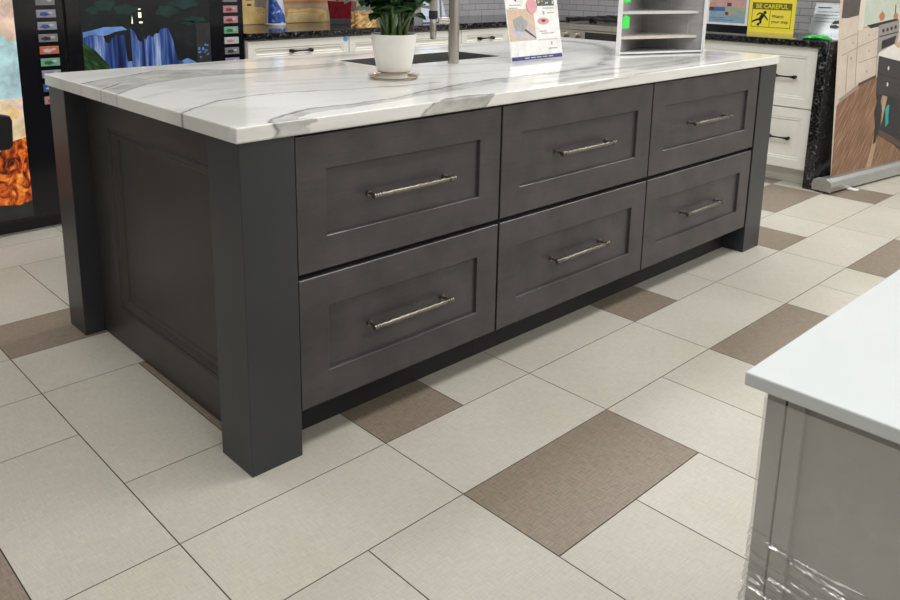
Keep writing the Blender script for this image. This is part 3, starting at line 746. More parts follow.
poly(bm, F, S([(-.42,.925),(.17,.925),(.199,1.02),(.216,.944),(.232,.93),(.258,.942),(.258,1.75),(-.42,1.75)]), a+e, a+2*e, 0)
poly(bm, F, S([(-.42,.66),(.258,.66),(.258,.933),(.232,.925),(.216,.94),(.19,.965),(.16,.93),(-.42,.925)]), a+e, a+1.6*e, 1)
poly(bm, F, S([(-.42,.640),(.258,.632),(.258,.664),(-.42,.668)]), a+2*e, a+3*e, 2)
poly(bm, F, S([(-.42,.455),(.257,.458),(.257,.564),(-.42,.560)]), a+e, a+2*e, 5)
poly(bm, F, S([(.08,.66),(.183,.655),(.198,.63),(.204,.602),(.189,.584),(.08,.588)]), a+3*e, a+4*e, 5)
poly(bm, F, S([(.198,.640),(.252,.582),(.197,.566)]), a+3*e, a+4*e, 4)
poly(bm, F, S([(.150,.667),(.198,.635),(.225,.612),(.20,.605),(.17,.628)]), a+4*e, a+5*e, 7) if False else None
poly(bm, F, S([(-.42,.419),(.138,.419),(.194,.462),(.257,.475),(.257,.12),(-.42,.12)]), a+2*e, a+3*e, 6)
poly(bm, F, S([(-.42,.085),(.257,.085),(.257,.165),(.20,.15),(.10,.165),(-.42,.16)]), a+3*e, a+4*e, 7)
tag(obj('picture', bm, mats, door), 'beach and iced drink picture')
bm = B(); poly(bm, F, S([(-.10,.429),(.174,.429),(.193,.445),(.200,.564),(.190,.588),(.156,.597),(-.10,.597)]), .012, .035); obj('coin_bezel', bm, 'black', t, bevel=.006)

t, F, door = vending(.485, 'black vending machine behind the island with a blue waterfall picture', list(zip(zb[:7]+[.708], ['b_grey','b_pink','b_pink','b_mint','b_white','b_grey','b_lilac','b_grey'], ['b_grey','b_red','b_red','b_green','b_pink','b_dark','b_lilac','b_dark'])))
S = lambda pts: [(x-.485, z) for x, z in pts]
mats = ['forest','waterfall','fern_slope','rock','window_glow','teal_leaf','pool','night']
bm = B()
poly(bm, F, S(rect(.557,1.240,.30,1.75)), a, a+e, 0)
poly(bm, F, S([(.562,.929),(.562,.955),(.60,.962),(.668,.977),(.758,.977),(.783,.961),(.72,.952),(.69,.940),(.660,.934),(.597,.942)]), a+e, a+2*e, 6)
fall = [(.562,.30),(.562,.929),(.597,.942),(.640,.934),(.660,.934),(.672,.900),(.690,.897),(.704,.922),(.725,.936),(.766,.934),(.775,.80),(.80,.80),(.799,.968),(.823,.942),(.835,.905),(.855,.895),(.863,.920),(.878,.905),(.890,.926),(.901,.929),(.915,.915),(.930,.935),(.950,.937),(.957,.957),(1.001,.961),(1.020,.913),(1.046,.791),(1.075,.778),(1.12,.55),(1.14,.30)]
poly(bm, F, S(fall), a+e, a+2*e, 1)
poly(bm, F, S([(.557,.905),(.615,.867),(.664,.805),(.70,.76),(.74,.66),(.557,.60)]), a+2*e, a+3*e, 2)
poly(bm, F, S([(1.05,.770),(1.075,.790),(1.104,.798),(1.149,.774),(1.19,.60),(1.08,.55)]), a+e, a+2*e, 6)
poly(bm, F, S(rect(1.158,1.240,.60,.98)), a+e, a+2*e, 3)
for k in range(16):
    u, v = 1.20+random.uniform(-.032,.030), random.uniform(.79,.865); poly(bm, F, S(blob(u,v,.006,.005,7)), a+2*e, a+3*e, 6)
poly(bm, F, S(rect(.846,.862,1.018,1.045)), a+e, a+2*e, 4); poly(bm, F, S(rect(.848,.866,.990,.999)), a+e, a+2*e, 4); poly(bm, F, S([(.808,.990),(.816,.990),(.813,1.03)]), a+e, a+2*e, 4); poly(bm, F, S(rect(.846,.860,1.058,1.064)), a+e, a+2*e, 4)
for (u, v, w, h) in ((.68,1.085,.05,.03),(.78,1.06,.06,.025),(1.0,1.05,.06,.03),(1.16,1.0,.06,.016),(1.12,.985,.04,.01),(1.1,1.09,.08,.03),(.62,1.06,.03,.02)): poly(bm, F, S(blob(u,v,w,h,18,u*9,.2)), a+e, a+2*e, 5)
tag(obj('picture', bm, mats, door), 'waterfall picture')

# ------------------------------------------------------------------ back kitchen run along the rear wall
def white_drawer(t, F, u0, u1, v0, v1, fw, hl=.135, at=(.5,)):
    bm = B(); shaker(bm, F, u0, u1, v0, v1, .020, fw, .008, [(fw, .020), (fw+.004, .0165), (fw+.012, .0175), (fw+.016, .0115), (fw+.018, .0115)])
    d = obj('drawer', bm, 'white_cab', t)
    for f_ in at:
        bm = B(); uc, vc = u0+(u1-u0)*f_, (v0+v1)/2; a, b = uc-hl/2, uc+hl/2
        n0 = .0115
        for u in (a, b):
            cyl(bm, F(u, vc, n0), F(u, vc, n0+.022), .0095, .0080, 12); cyl(bm, F(u, vc, n0+.018), F(u, vc, n0+.030), .0115, .0105, 12)
        tube(bm, [F(a, vc, n0+.025), F(a+hl*.25, vc, n0+.0255), F(uc, vc, n0+.025), F(b-hl*.25, vc, n0+.0255), F(b, vc, n0+.025)], [.009,.0055,.0045,.0055,.009], 10)
        obj('handle', bm, 'bronze_dark', d, smooth=True)
    return d
YB = 2.43; ZG = .877
units = [(1.458, 2.166, 'white base cabinet beside the vending machine, with a blue sticker on its drawer'),
         (2.172, 3.150, 'wide white base cabinet behind the plant pot and faucet'),
         (3.156, 3.640, 'white base cabinet left of the brochure card on the far counter')]
for x0, x1, lab in units:
    t = thing('base_cabinet', lab, 'cabinet', ((x0+x1)/2, 2.75, 0), 0, 'white base cabinets along the rear wall')
    bm = B(); box(bm, x0-.002, x1+.002, YB+.022, 3.085, .10, ZG-.001); obj('body', bm, 'white_cab', t)
    bm = B(); box(bm, x0-.002, x1+.002, YB+.09, 3.0, 0, .10); obj('toe_kick', bm, 'white_cab', t)
    F = frame_map((0, YB+.022, 0), (1,0,0), (0,0,1), (0,-1,0))
    white_drawer(t, F, x0, x1, .735, .868, .042, at=(.45,) if x1-x0 > .8 else (.5,))
    bm = B(); shaker(bm, F, x0, x1, .108, .728, .020, .055, .008, [(.055,.020),(.060,.0165),(.068,.0175),(.072,.0115),(.074,.0115)]); obj('door', bm, 'white_cab', t)
bm = B(); box(bm, 1.452, 3.915, YB-.012, 3.095, ZG, .914); box(bm, 3.915, 4.690, 2.262, 3.095, ZG, .914)
tag(obj('granite_worktop', bm, 'granite', bevel=.002), 'black speckled granite worktop along the rear wall', 'countertop')
bm = B(); F = frame_map((2.141, YB+.002, .853), (1,0,0), (0,0,1), (0,-1,0)); paint('sticker_blue', (.10,.38,.75))
poly(bm, F, blob(0,0,.017,.016,18,0,.06), 0, .0008); tag(obj('sticker', bm, 'sticker_blue'), 'small round blue sticker on a white drawer front', 'sticker')

# corner cabinet that fills the end beyond the last unit
t = thing('corner_cabinet', 'white corner cabinet between the far counter and the steel range', 'cabinet', (4.2, 2.7, 0))
bm = B(); box(bm, 3.99, 4.690, 2.262, 3.085, .10, ZG-.001); box(bm, 3.645, 3.99, YB+.004, 3.085, .10, ZG-.001); obj('body', bm, 'white_cab', t)
bm = B(); box(bm, 4.05, 4.680, 2.262, 3.05, 0, .10); box(bm, 3.645, 4.05, YB+.09, 3.05, 0, .10); obj('toe_kick', bm, 'white_cab', t)

# objects on the rear counter
for nm, c in dict(p_tan=(.50,.36,.22), p_ochre=(.80,.58,.24), p_deep=(.62,.45,.19), p_grey=(.34,.29,.26), p_rust=(.48,.24,.10), p_arch=(.62,.50,.30), p_ink=(.06,.05,.03), p_pink=(.55,.36,.26)).items(): paint(nm, c, 0, .15, 18)
t = thing('painting', 'wide painted board of ochre houses and an arch leaning on the rear wall', 'painting', (2.35, 3.08, .914))
F = frame_map((0, 3.085, 0), (1,0,0), (0,0,1), (0,-1,0)); e = .0006
bm = B(); poly(bm, F, rect(1.72,2.95,.9145,1.27), 0, .014); obj('board', bm, 'p_tan', t)
bm = B(); n = .014
pm = ['p_ochre','p_deep','p_grey','p_rust','p_arch','p_ink','p_pink']
poly(bm, F, [(1.73,.918),(1.982,.918),(1.991,1.0),(1.95,1.024),(1.808,1.027),(1.73,1.027)], n, n+e, 0)
poly(bm, F, [(1.73,.918),(1.982,.918),(1.984,.94),(1.73,.943)], n+e, n+2*e, 0); poly(bm, F, rect(1.74,1.892,1.021,1.26), n, n+2*e, 0)
poly(bm, F, rect(1.837,1.868,1.033,1.046), n+2*e, n+3*e, 5); poly(bm, F, rect(1.832,1.875,1.068,1.078), n+2*e, n+3*e, 5); poly(bm, F, rect(1.955,1.962,.985,.990), n+e, n+2*e, 5)
poly(bm, F, [(1.893,1.26),(1.893,1.026),(1.95,1.024),(1.992,1.003),(1.992,1.26)], n, n+e, 2)
poly(bm, F, rect(2.04,2.90,1.042,1.062), n, n+e, 3); poly(bm, F, rect(2.04,2.90,1.062,1.26), n, n+e, 6); poly(bm, F, rect(2.04,2.46,1.012,1.032), n, n+e, 6)
poly(bm, F, [(2.140,.918),(2.144,1.000),(2.160,1.008),(2.215,1.005),(2.235,.998),(2.250,1.006),(2.323,1.010),(2.422,1.002),(2.455,.985),(2.462,.918)], n, n+e, 0)
poly(bm, F, [(2.146,.985),(2.30,.990),(2.455,.972),(2.456,.966),(2.30,.984),(2.146,.979)], n+e, n+2*e, 1); poly(bm, F, [(2.386,.918),(2.40,.965),(2.44,.970),(2.462,.918)], n+e, n+1.5*e, 1)
poly(bm, F, [(2.098,.918),(2.104,.930),(2.112,.949),(2.176,.967),(2.256,.972),(2.338,.956),(2.387,.934),(2.405,.918)], n+2*e, n+3*e, 4)
poly(bm, F, [(2.118,.918),(2.122,.930),(2.185,.944),(2.256,.948),(2.328,.938),(2.37,.924),(2.375,.918)], n+3*e, n+4*e, 1)
obj('print', bm, pm, t)

t = thing('canister', 'tall blue and white canister standing on the rear granite counter', 'canister', (1.962, 2.94, .914))
bm = B(); lathe(bm, [(0,0),(.066,0),(.068,.004),(.068,.012),(.0655,.014)], (1.962,2.94,.9143), 36); obj('base_ring', bm, 'white', t, smooth=True)
paint('can_white', (.62,.64,.74)); M['can_blue'] = streak_mat('blue_white_pattern', [(.40,(.02,.06,.28)),(.58,(.05,.14,.46)),(.66,(.55,.62,.80))], 45, (1,1,1), rough=.3)
bm = B(); lathe(bm, [(.0655,.014),(.062,.07),(.054,.15),(.051,.26),(.048,.30),(0,.305)], (1.962,2.94,.9143), 36); obj('shell', bm, 'can_white', t, smooth=True)
bm = B()
ra = lambda z: np.interp(z, [.014,.07,.15,.26], [.0660,.0625,.0545,.0515])
N = 28; rows = []
for i in range(N+1):
    ph = -2.9 + 2.6*i/N; top = .014 + .24*(1-i/N)**1.1 + .001
    rows.append([bm.verts.new((1.962+ra(z)*math.cos(ph), 2.94+ra(z)*math.sin(ph), .9143+z)) for z in np.linspace(.014, top, 8)])
for A, Bq in zip(rows, rows[1:]):
    for k in range(7): bm.faces.new((A[k],Bq[k],Bq[k+1],A[k+1]))
tag(obj('wrap', bm, 'can_blue', t, smooth=True), 'blue patterned wrap')

t = thing('red_planter', 'square dark red planter with leaves on the rear granite counter', 'planter', (2.395, 2.80, .914), math.radians(40))
bm = B()
def taper(bm, a, b, z0, z1, mi=0):
    v = [bm.verts.new((sx_*w, sy_*w, z)) for w, z in ((a,z0),(b,z1)) for sx_, sy_ in ((-1,-1),(1,-1),(1,1),(-1,1))]
    for f in ((0,3,2,1),(4,5,6,7),(0,1,5,4),(1,2,6,5),(2,3,7,6),(3,0,4,7)): bm.faces.new([v[i] for i in f]).material_index = mi
taper(bm, .070, .082, .040, .155); obj('pot', bm, 'red', t, local=True, bevel=.003)
bm = B(); taper(bm, .068, .070, .0003, .040); obj('foot', bm, 'dark_grey', t, local=True, bevel=.002)
lf = B(); st = B()
for k in range(12):
    a = rl.uniform(0,2*PI); d = Vector((math.cos(a),math.sin(a),1.1)); b = Vector((.03*math.cos(a),.03*math.sin(a),.15))
    tube(st, [b, b+d*.05, b+d*.10], [.004,.003,.002], 6)
    for q in (.05,.08,.10): leaf(lf, b+d*q, d+Vector((rl.uniform(-.8,.8),rl.uniform(-.8,.8),-.2)), Vector((0,0,1)), .085, .05)
obj('stems', st, 'stem', t, local=True); obj('foliage', lf, 'leaf', t, local=True, smooth=True)

bm = B(); rg = random.Random(11); rings = []
for i in range(9):
    z = .0008+.088*i/8; ring = []
    for k in range(26):
        a = 2*PI*k/26; r_ = .066*(1-.05*i/8)*(1+rg.uniform(-.07,.07)) * (1.10 if k % 4 < 2 else .93)
        zz = z + (rg.uniform(-.018,.02) if i == 8 else rg.uniform(-.004,.004) if i else 0)
        ring.append(bm.verts.new((2.335+r_*1.25*math.cos(a+.6), 2.492+r_*.8*math.sin(a+.6), .914+zz)))
    rings.append(ring)
for A, Bq in zip(rings, rings[1:]):
    for k in range(26): bm.faces.new((A[k],A[(k+1)%26],Bq[(k+1)%26],Bq[k]))
bm.faces.new(rings[0][::-1])
tag(obj('paper_wrap', bm, 'gold'), 'crinkled gold paper wrapping on the granite counter behind the white pot', 'gift wrap')

# pale blue card leaning behind the faucet
paint('card_blue', (.52,.60,.72), 0, .05); paint('card_band', (.40,.46,.58), 0, .05)
t = thing('brochure_holder', 'pale blue card holder on the far counter behind the faucet', 'brochure', (3.05, 2.62, .914))
bm = B(); F = frame_map((2.93, 2.60, .9145), (1,0,0), (0,.22,.975), (0,-.975,.22)); pts = [(0,.0),(.235,.0),(.235,.05),(.205,.30),(.03,.30)]
poly(bm, F, pts, -.004, 0); bm.faces.new([bm.verts.new(F(u,v,-.004)) for u,v in pts]); obj('card', bm, 'card_blue', t)
bm = B(); poly(bm, F, [(0,.002),(.235,.002),(.235,.045),(0,.045)], 0, .012); obj('pocket', bm, 'card_band', t)
t = thing('black_bottle', 'black bottle on the far counter, between the faucet column and spray head', 'bottle', (2.86, 2.66, .914))
bm = B(); lathe(bm, [(0,0),(.034,0),(.036,.004),(.036,.17),(.028,.20),(.014,.215),(.014,.235)], (2.86,2.66,.9143), 28); obj('body', bm, 'black', t, smooth=True)
bm = B(); lathe(bm, [(.0145,.228),(.0165,.228),(.0165,.262),(0,.264)], (2.86,2.66,.9143), 20); obj('cap', bm, 'dark_grey', t, smooth=True)

# ------------------------------------------------------------------ range
RX = 3.95; R0, R1 = 1.470, 2.256
t = thing('range', 'stainless steel gas range with black grates by the tiled wall', 'stove', (4.3, 1.86, 0))
bm = B(); box(bm, RX+.03, 4.68, R0+.002, R1-.002, .10, .862); box(bm, RX+.08, 4.6, R0+.03, R1-.03, 0, .10); obj('body', bm, 'steel', t)
bm = B(); box(bm, RX+.003, 4.68, R0+.002, R1-.002, .864, .905); obj('cooktop', bm, 'steel', t, bevel=.006)
Fr = frame_map((RX+.03, R1, 0), (0,-1,0), (0,0,1), (-1,0,0))
bm = B(); poly(bm, Fr, rect(.004,.782,.775,.862), 0, .028); cp = obj('control_panel', bm, 'steel', t, bevel=.003)
bm = B(); poly(bm, Fr, rect(.290,.640,.788,.850), .028, .031); obj('display', bm, 'black_gloss', cp)
for u in (.105,.208,.69,.75):
    bm = B(); c = Fr(u, .820, .028)
    cyl(bm, c, c+Vector((-.008,0,0)), .036, .034, 24); cyl(bm, c+Vector((-.008,0,0)), c+Vector((-.036,0,0)), .026, .023, 24); obj('knob', bm, 'steel', cp, smooth=True)
bm = B(); poly(bm, Fr, rect(.006,.780,.17,.768), 0, .026); dr = obj('oven_door', bm, 'steel', t, bevel=.003)
bm = B(); poly(bm, Fr, rect(.12,.666,.28,.62), .026, .028); obj('oven_window', bm, 'black_gloss', dr)
bm = B(); tube(bm, [Fr(.06,.71,.07), Fr(.726,.71,.07)], .011, 14)
for u in (.09,.70): cyl(bm, Fr(u,.71,.024), Fr(u,.71,.07), .008)
obj('oven_handle', bm, 'steel', dr, smooth=True)
for q in range(3):
    bm = B(); ya = R0+.03+q*.243; yb2 = ya+.233
    for xx in (4.05,4.18,4.31,4.44,4.57): box(bm, xx-.009, xx+.009, ya, yb2, .925, .943)
    for yy in (ya+.009, (ya+yb2)/2, yb2-.009): box(bm, 4.041, 4.579, yy-.009, yy+.009, .922, .940)
    for xx in (4.06,4.56):
        for yy in (ya+.012, yb2-.012): box(bm, xx-.01, xx+.01, yy-.01, yy+.01, .9052, .925)
    obj('grate', bm, 'black', t, bevel=.002)

# ------------------------------------------------------------------ right kitchen run with a waterfall end
RF = 4.05; ZR = .895
units = [(.332, 1.090, 'white two-drawer cabinet beside the black waterfall end, right of the island'), (1.096, 1.462, 'white two-drawer cabinet under the yellow sign counter, next to the steel range')]
for y0_, y1_, lab in units:
    t = thing('base_cabinet', lab, 'cabinet', (4.38, (y0_+y1_)/2, 0), 0, 'white drawer cabinets of the right counter')
    bm = B(); box(bm, RF+.022, 4.69, y0_-.002, y1_+.002, .100, ZR-.036); obj('body', bm, 'white_cab', t)
    bm = B(); box(bm, RF+.085, 4.6, y0_-.002, y1_+.002, 0, .100); obj('toe_kick', bm, 'white_cab', t)
    F = frame_map((RF+.022, y1_, 0), (0,-1,0), (0,0,1), (-1,0,0)); w = y1_-y0_
    at = (.25,.755) if w > .5 else (.5,)
    white_drawer(t, F, 0, w, .104, .476, .056, .12, at); white_drawer(t, F, 0, w, .484, .855, .056, .12, at)
bm = B(); box(bm, RF-.022, 4.695, .330, 1.464, ZR-.036, ZR); tag(obj('granite_worktop', bm, 'granite', bevel=.002), 'black speckled granite worktop under the yellow caution sign', 'countertop')
bm = B(); box(bm, RF-.022, 4.695, .272, .3295, 0, ZR); tag(obj('waterfall_end', bm, 'granite', bevel=.002), 'upright black granite slab ending the right counter, behind the banner', 'stone slab')

# yellow caution sign
t = thing('caution_sign', 'yellow caution sign with a running figure on the right granite counter', 'sign', (4.06, .65, ZR))
F = frame_map((4.06, .80, ZR+.0006), (0,-1,0), (0,0,1), (-1,0,0)); z_ = lambda z: z-ZR
bm = B(); pts = rect(.006,.298,.028,.40); poly(bm, F, pts, -.003, 0); bm.faces.new([bm.verts.new(F(u,v,-.003)) for u,v in pts]); obj('card', bm, 'yellow', t)
bm = B(); pts = rect(.008,.297,.0,.030); poly(bm, F, pts, -.003, .006); bm.faces.new([bm.verts.new(F(u,v,-.003)) for u,v in pts]); obj('foot_strip', bm, 'yellow_pale', t)
bm = B(); poly(bm, F, rect(.006,.298,-.0,.003), -.06, .0); obj('foot', bm, 'yellow_pale', t)
bm = B(); e = .0006
poly(bm, F, rect(.030,.272,.168,.206), 0, e, 1)
for u0,u1,v0,v1 in ((.027,.275,.206,.209),(.027,.275,.060,.0625),(.027,.0295,.06,.209),(.2725,.275,.06,.209),(.142,.1445,.065,.165)): poly(bm, F, rect(u0,u1,v0,v1), 0, e, 0)
def limb(pts, ws, mi=0):
    L_, R_ = [], []
    for k, (u, v) in enumerate(pts):
        a = pts[max(k-1,0)]; b = pts[min(k+1,len(pts)-1)]; d = Vector((b[0]-a[0], b[1]-a[1])).normalized(); n_ = Vector((-d.y, d.x))*ws[k]/2
        L_.append((u+n_.x, v+n_.y)); R_.append((u-n_.x, v-n_.y))
    poly(bm, F, L_+R_[::-1], 0, e, mi)
poly(bm, F, blob(.110,.150,.0105,.0105,16), 0, e, 0)                                  # running figure
limb([(.104,.140),(.090,.122),(.082,.104)], [.020,.024,.019]); limb([(.100,.138),(.078,.146),(.058,.132)], [.010,.009,.007]); limb([(.104,.136),(.118,.120),(.132,.104)], [.010,.009,.007])
limb([(.086,.108),(.064,.106),(.036,.094)], [.016,.012,.009]); limb([(.084,.106),(.088,.088),(.072,.078),(.066,.070)], [.016,.013,.011,.010]); limb([(.066,.073),(.080,.070)], [.008,.007]); limb([(.038,.098),(.034,.086)], [.008,.007])
Ft = lambda cu, cv: (lambda x, y, n: F(cu+x, cv+y, n))
text_mesh('BE CAREFUL', .037, Ft(.151,.187), 2*e, bm, 2)
text_mesh('Watch', .027, Ft(.155,.128), e, bm, 0, 'LEFT'); text_mesh('your step', .027, Ft(.155,.097), e, bm, 0, 'LEFT')
obj('lettering', bm, ['ink','olive_ink','yellow'], t)

# framed picture board beside the sign
for nm, c in dict(f_sky=(.25,.37,.50), f_blue=(.06,.16,.36), f_skin=(.50,.30,.24), f_pink=(.55,.34,.32), f_green=(.30,.40,.30), f_dark=(.10,.05,.05)).items(): paint(nm, c, 0, .12, 25)
t = thing('display_board', 'white framed picture board on a black base beside the yellow sign', 'display', (4.07, .94, ZR))
F = frame_map((4.075, 1.090, ZR+.0004), (0,-1,0), (0,0,1), (-1,0,0))
bm = B(); poly(bm, F, rect(0,.285,.010,.060), -.07, .004); obj('base', bm, 'black_gloss', t, bevel=.003)
bm = B(); poly(bm, F, rect(0,.285,0,.010), -.07, .006); obj('base_strip', bm, 'aluminium', t)
bm = B(); poly(bm, F, rect(.004,.284,.060,.42), -.012, .002); bm.faces.new([bm.verts.new(F(u,v,-.012)) for u,v in rect(.004,.284,.060,.42)]); obj('frame', bm, 'trim_white', t, bevel=.002)
bm = B(); n = .002
poly(bm, F, rect(.020,.268,.074,.40), n, n+e, 0)
poly(bm, F, rect(.018,.128,.146,.172), n+e, n+2*e, 1); poly(bm, F, rect(.018,.268,.172,.22), n+e, n+2*e, 3); poly(bm, F, rect(.128,.268,.118,.172), n+e, n+2*e, 4); poly(bm, F, rect(.128,.18,.118,.145), n+2*e, n+3*e, 2)
poly(bm, F, rect(.018,.05,.146,.17), n+2*e, n+3*e, 5); poly(bm, F, rect(.14,.17,.178,.20), n+2*e, n+3*e, 5); poly(bm, F, blob(.142,.132,.012,.012,12), n+3*e, n+4*e, 5); poly(bm, F, rect(.03,.06,.185,.20), n+2*e, n+3*e, 2)
for u0,u1,v in ((.03,.12,.104),(.05,.19,.090)): poly(bm, F, rect(u0,u1,v-.002,v+.002), n+e, n+2*e, 1)
poly(bm, F, rect(.20,.26,.155,.160), n+2*e, n+3*e, 3); poly(bm, F, rect(.20,.26,.130,.135), n+2*e, n+3*e, 0)
obj('picture', bm, ['f_sky','f_blue','f_skin','f_pink','f_green','f_dark'], t)

# acrylic price stand and green packet near the banner
paint('grey_paper', (.34,.35,.38), 0, .05)
t = thing('price_stand', 'tilted clear acrylic stand with a printed grey sheet near the banner', 'stand', (4.2, .40, ZR), math.radians(-90))
bm = B(); F = frame_map((-.085,0,.0006), (1,0,0), (.22,.40,.89), (0,-.91,.41)); F2 = frame_map((-.085,0,.0006), (1,0,0), (.0,.45,.893), (0,-.893,.45))
pts = [(0,0),(.20,0),(.20,.24),(0,.24)]
poly(bm, F2, pts, -.003, 0); bm.faces.new([bm.verts.new(F2(u,v,-.003)) for u,v in pts]); obj('panel', bm, 'acrylic', t, local=True)
bm = B(); poly(bm, F2, rect(.006,.194,.045,.232), -.004, -.0032); obj('sheet', bm, 'grey_paper', t, local=True)
bm = B()
poly(bm, F2, rect(.02,.10,.205,.211), .0002, .0006)
for k in range(4): poly(bm, F2, rect(.02,.17-.02*(k%2),.180-k*.022,.1825-k*.022), .0002, .0006)
poly(bm, F2, [(.13,.10),(.19,.11),(.19,.13),(.14,.125)], .0002, .0006); poly(bm, F2, blob(.15,.085,.03,.012,14,1,.2), .0002, .0006)
obj('print', bm, 'ink', t, local=True)
bm = B(); box(bm, -.085, .115, -.045, .003, .0004, .0035); obj('foot', bm, 'acrylic', t, local=True)
bm = B(); rg = random.Random(2); rings = []
for i in range(15):
    f = i/14; w = math.sin(PI*min(max(f,.03),.97))**.35
    ring = []
    for k in range(14):
        a = 2*PI*k/14
        ring.append(bm.verts.new((4.10+.040*w*math.cos(a)*(1+rg.uniform(-.08,.08)), .455-.165*f, ZR+.0005+max(0,.016*w*(1+math.sin(a))*(1+rg.uniform(-.15,.15))))))
    rings.append(ring)
for A, Bq in zip(rings, rings[1:]):
    for k in range(14): bm.faces.new((A[k],A[(k+1)%14],Bq[(k+1)%14],Bq[k]))
bm.faces.new(rings[0][::-1]); bm.faces.new(rings[-1])
M['green_pack'] = mat('shiny_green_wrapper', (.02,.40,.06), .22, 0, .35, 40, bump=.5)
tag(obj('green_packet', bm, 'green_pack', smooth=True), 'crumpled green packet lying on the granite counter in front of the tilted stand', 'packet')

# ------------------------------------------------------------------ roll-up banner
th = -.1351
t = thing('rollup_banner', 'tall roll-up banner printed with a kitchen scene at the right edge', 'banner', (4.13, .190, 0), th)
cs = B()
prof = []
for k in range(13):
    a = -PI*.10 + (PI*1.2)*k/12 if False else None
L0, L1 = -.115, 1.06
# cassette: rounded bar lying on the floor
ring = [(-.055,.012),(-.060,.045),(-.050,.072),(-.025,.088),(.025,.088),(.050,.072),(.060,.045),(.055,.012)]
A = [cs.verts.new((L0, y_, z_)) for y_, z_ in ring]; Bq = [cs.verts.new((L1, y_, z_)) for y_, z_ in ring]
for k in range(8): cs.faces.new((A[k],A[(k+1)%8],Bq[(k+1)%8],Bq[k]))
cs.faces.new(A[::-1]); cs.faces.new(Bq); obj('cassette', cs, 'aluminium', t, local=True, bevel=.004)
for xx in (L0-.012, L1):
    bm = B(); e2 = [(y_*1.06, z_*1.04) for y_, z_ in ring]; A = [bm.verts.new((xx, y_, z_)) for y_, z_ in e2]; Bq = [bm.verts.new((xx+.012, y_, z_)) for y_, z_ in e2]
    for k in range(8): bm.faces.new((A[k],A[(k+1)%8],Bq[(k+1)%8],Bq[k]))
    bm.faces.new(A[::-1]); bm.faces.new(Bq); cyl(bm, (xx if xx < 0 else xx+.012, 0, .045), (xx-.003 if xx < 0 else xx+.015, 0, .045), .006, .006, 10); obj('end_cap', bm, 'aluminium', t, local=True, bevel=.003)
for xx in (.10, .86):
    bm = B(); pts = [(-.022,-.105),(.022,-.105),(.022,.10),(-.022,.10)]
    box(bm, xx-.022, xx+.022, -.105, .10, .0003, .012); obj('foot', bm, 'white', t, local=True, bevel=.004)
al = math.radians(4)
F = frame_map((-.085,0,.083), (1,0,0), (0,math.sin(al),math.cos(al)), (0,-math.cos(al),math.sin(al)))
for nm, c in dict(k_cream=(.60,.52,.44), k_cream2=(.68,.62,.54), k_green=(.52,.58,.50), k_dark=(.045,.04,.045), k_oven=(.09,.075,.07), k_steel=(.30,.28,.27), k_copper=(.50,.20,.09), k_teal=(.02,.36,.36), k_tan=(.55,.38,.22), k_line=(.34,.28,.23), k_black=(.022,.022,.026), k_white=(.75,.72,.68), k_edge=(.09,.055,.04), k_sun=(.46,.31,.19)).items(): paint(nm, c, 0, .08, 12)
M['k_floor'] = streak_mat('print_plank_floor', [(.30,(.11,.06,.035)),(.45,(.21,.11,.065)),(.58,(.30,.17,.10)),(.72,(.42,.27,.17))], 5, (1.2,1,16), rough=.45, detail=4, rot=math.radians(50))
bm = B(); W = 1.0; pts = rect(.052,W-.02,0,2.0)
poly(bm, F, pts, -.0012, 0); bm.faces.new([bm.verts.new(F(u,v,-.0012)) for u,v in pts]); gr = obj('graphic', bm, 'k_cream', t, local=True)
bm = B(); e = .0005; CL = lambda pts: [(min(max(u,.054),W-.022), max(v,.001)) for u, v in pts]
KM = ['k_cream2','k_green','k_dark','k_oven','k_steel','k_copper','k_teal','k_tan','k_line','k_black','k_white','k_edge','k_sun','k_floor']
def art(pts, lv, mi): poly(bm, F, CL(pts), (lv-1)*e if lv > 0 else 0, lv*e, mi)
art([(.30,.895),(.344,.895),(.537,.909),(.762,.929),(.98,.94),(.98,1.4),(.30,1.4)], 1, 1)
art([(.075,.949),(.13,.949),(.141,.948),(.266,.963),(.279,1.047),(.279,1.5),(.12,1.5)], 1, 3)
art([(.283,1.5),(.279,1.047),(.264,.873),(.323,.877),(.338,1.047),(.338,1.5)], 2, 0)
art([(.367,.9),(.735,.935),(.75,.922),(.688,.905),(.418,.881)], 2, 9)
art(blob(.543,.950,.034,.026,16), 3, 5); art(rect(.538,.548,.972,.985), 3, 5); art(blob(.715,.950,.030,.020,14), 3, 5); art(rect(.70,.712,.965,1.02), 3, 3)
art([(.513,.897),(.763,.922),(.763,.826),(.736,.744),(.523,.721)], 3, 4)
art([(.563,.801),(.737,.827),(.719,.775),(.557,.748)], 4, 9)
for u in (.57,.62,.67,.72): art(blob(u, .862+(u-.57)*.12, .016, .012, 10), 4, 2)
art([(.525,.83),(.76,.853),(.76,.846),(.525,.823)], 4, 9)
art([(.075,.432),(.098,.449),(.303,.533),(.516,.576),(.98,.60),(.98,0),(.05,0)], 2, 13)
art([(.46,.0),(.575,.30),(.60,.46),(.605,.46),(.615,.30),(.52,.0)], 3, 12)
art([(.273,0),(.506,.152),(.969,.026),(.98,0)], 3, 3) if False else None
art([(.525,.708),(.535,.730),(.719,.773),(.98,.775),(.98,.640),(.881,.650)], 4, 10)
art([(.537,.708),(.881,.648),(.98,.66),(.98,.370),(.918,.384),(.528,.479)], 5, 2)
art([(.533,.60),(.90,.53),(.98,.53),(.98,.524),(.90,.524),(.533,.594)], 6, 9)
art([(.671,.456),(.98,.384),(.98,.026),(.598,.227)], 5, 9)
art([(.607,.454),(.672,.443),(.618,.265)], 6, 12)
art([(.528,.479),(.606,.461),(.592,.42),(.615,.36),(.600,.25),(.560,.16),(.530,.15),(.545,.26),(.523,.36),(.548,.42)], 7, 9)
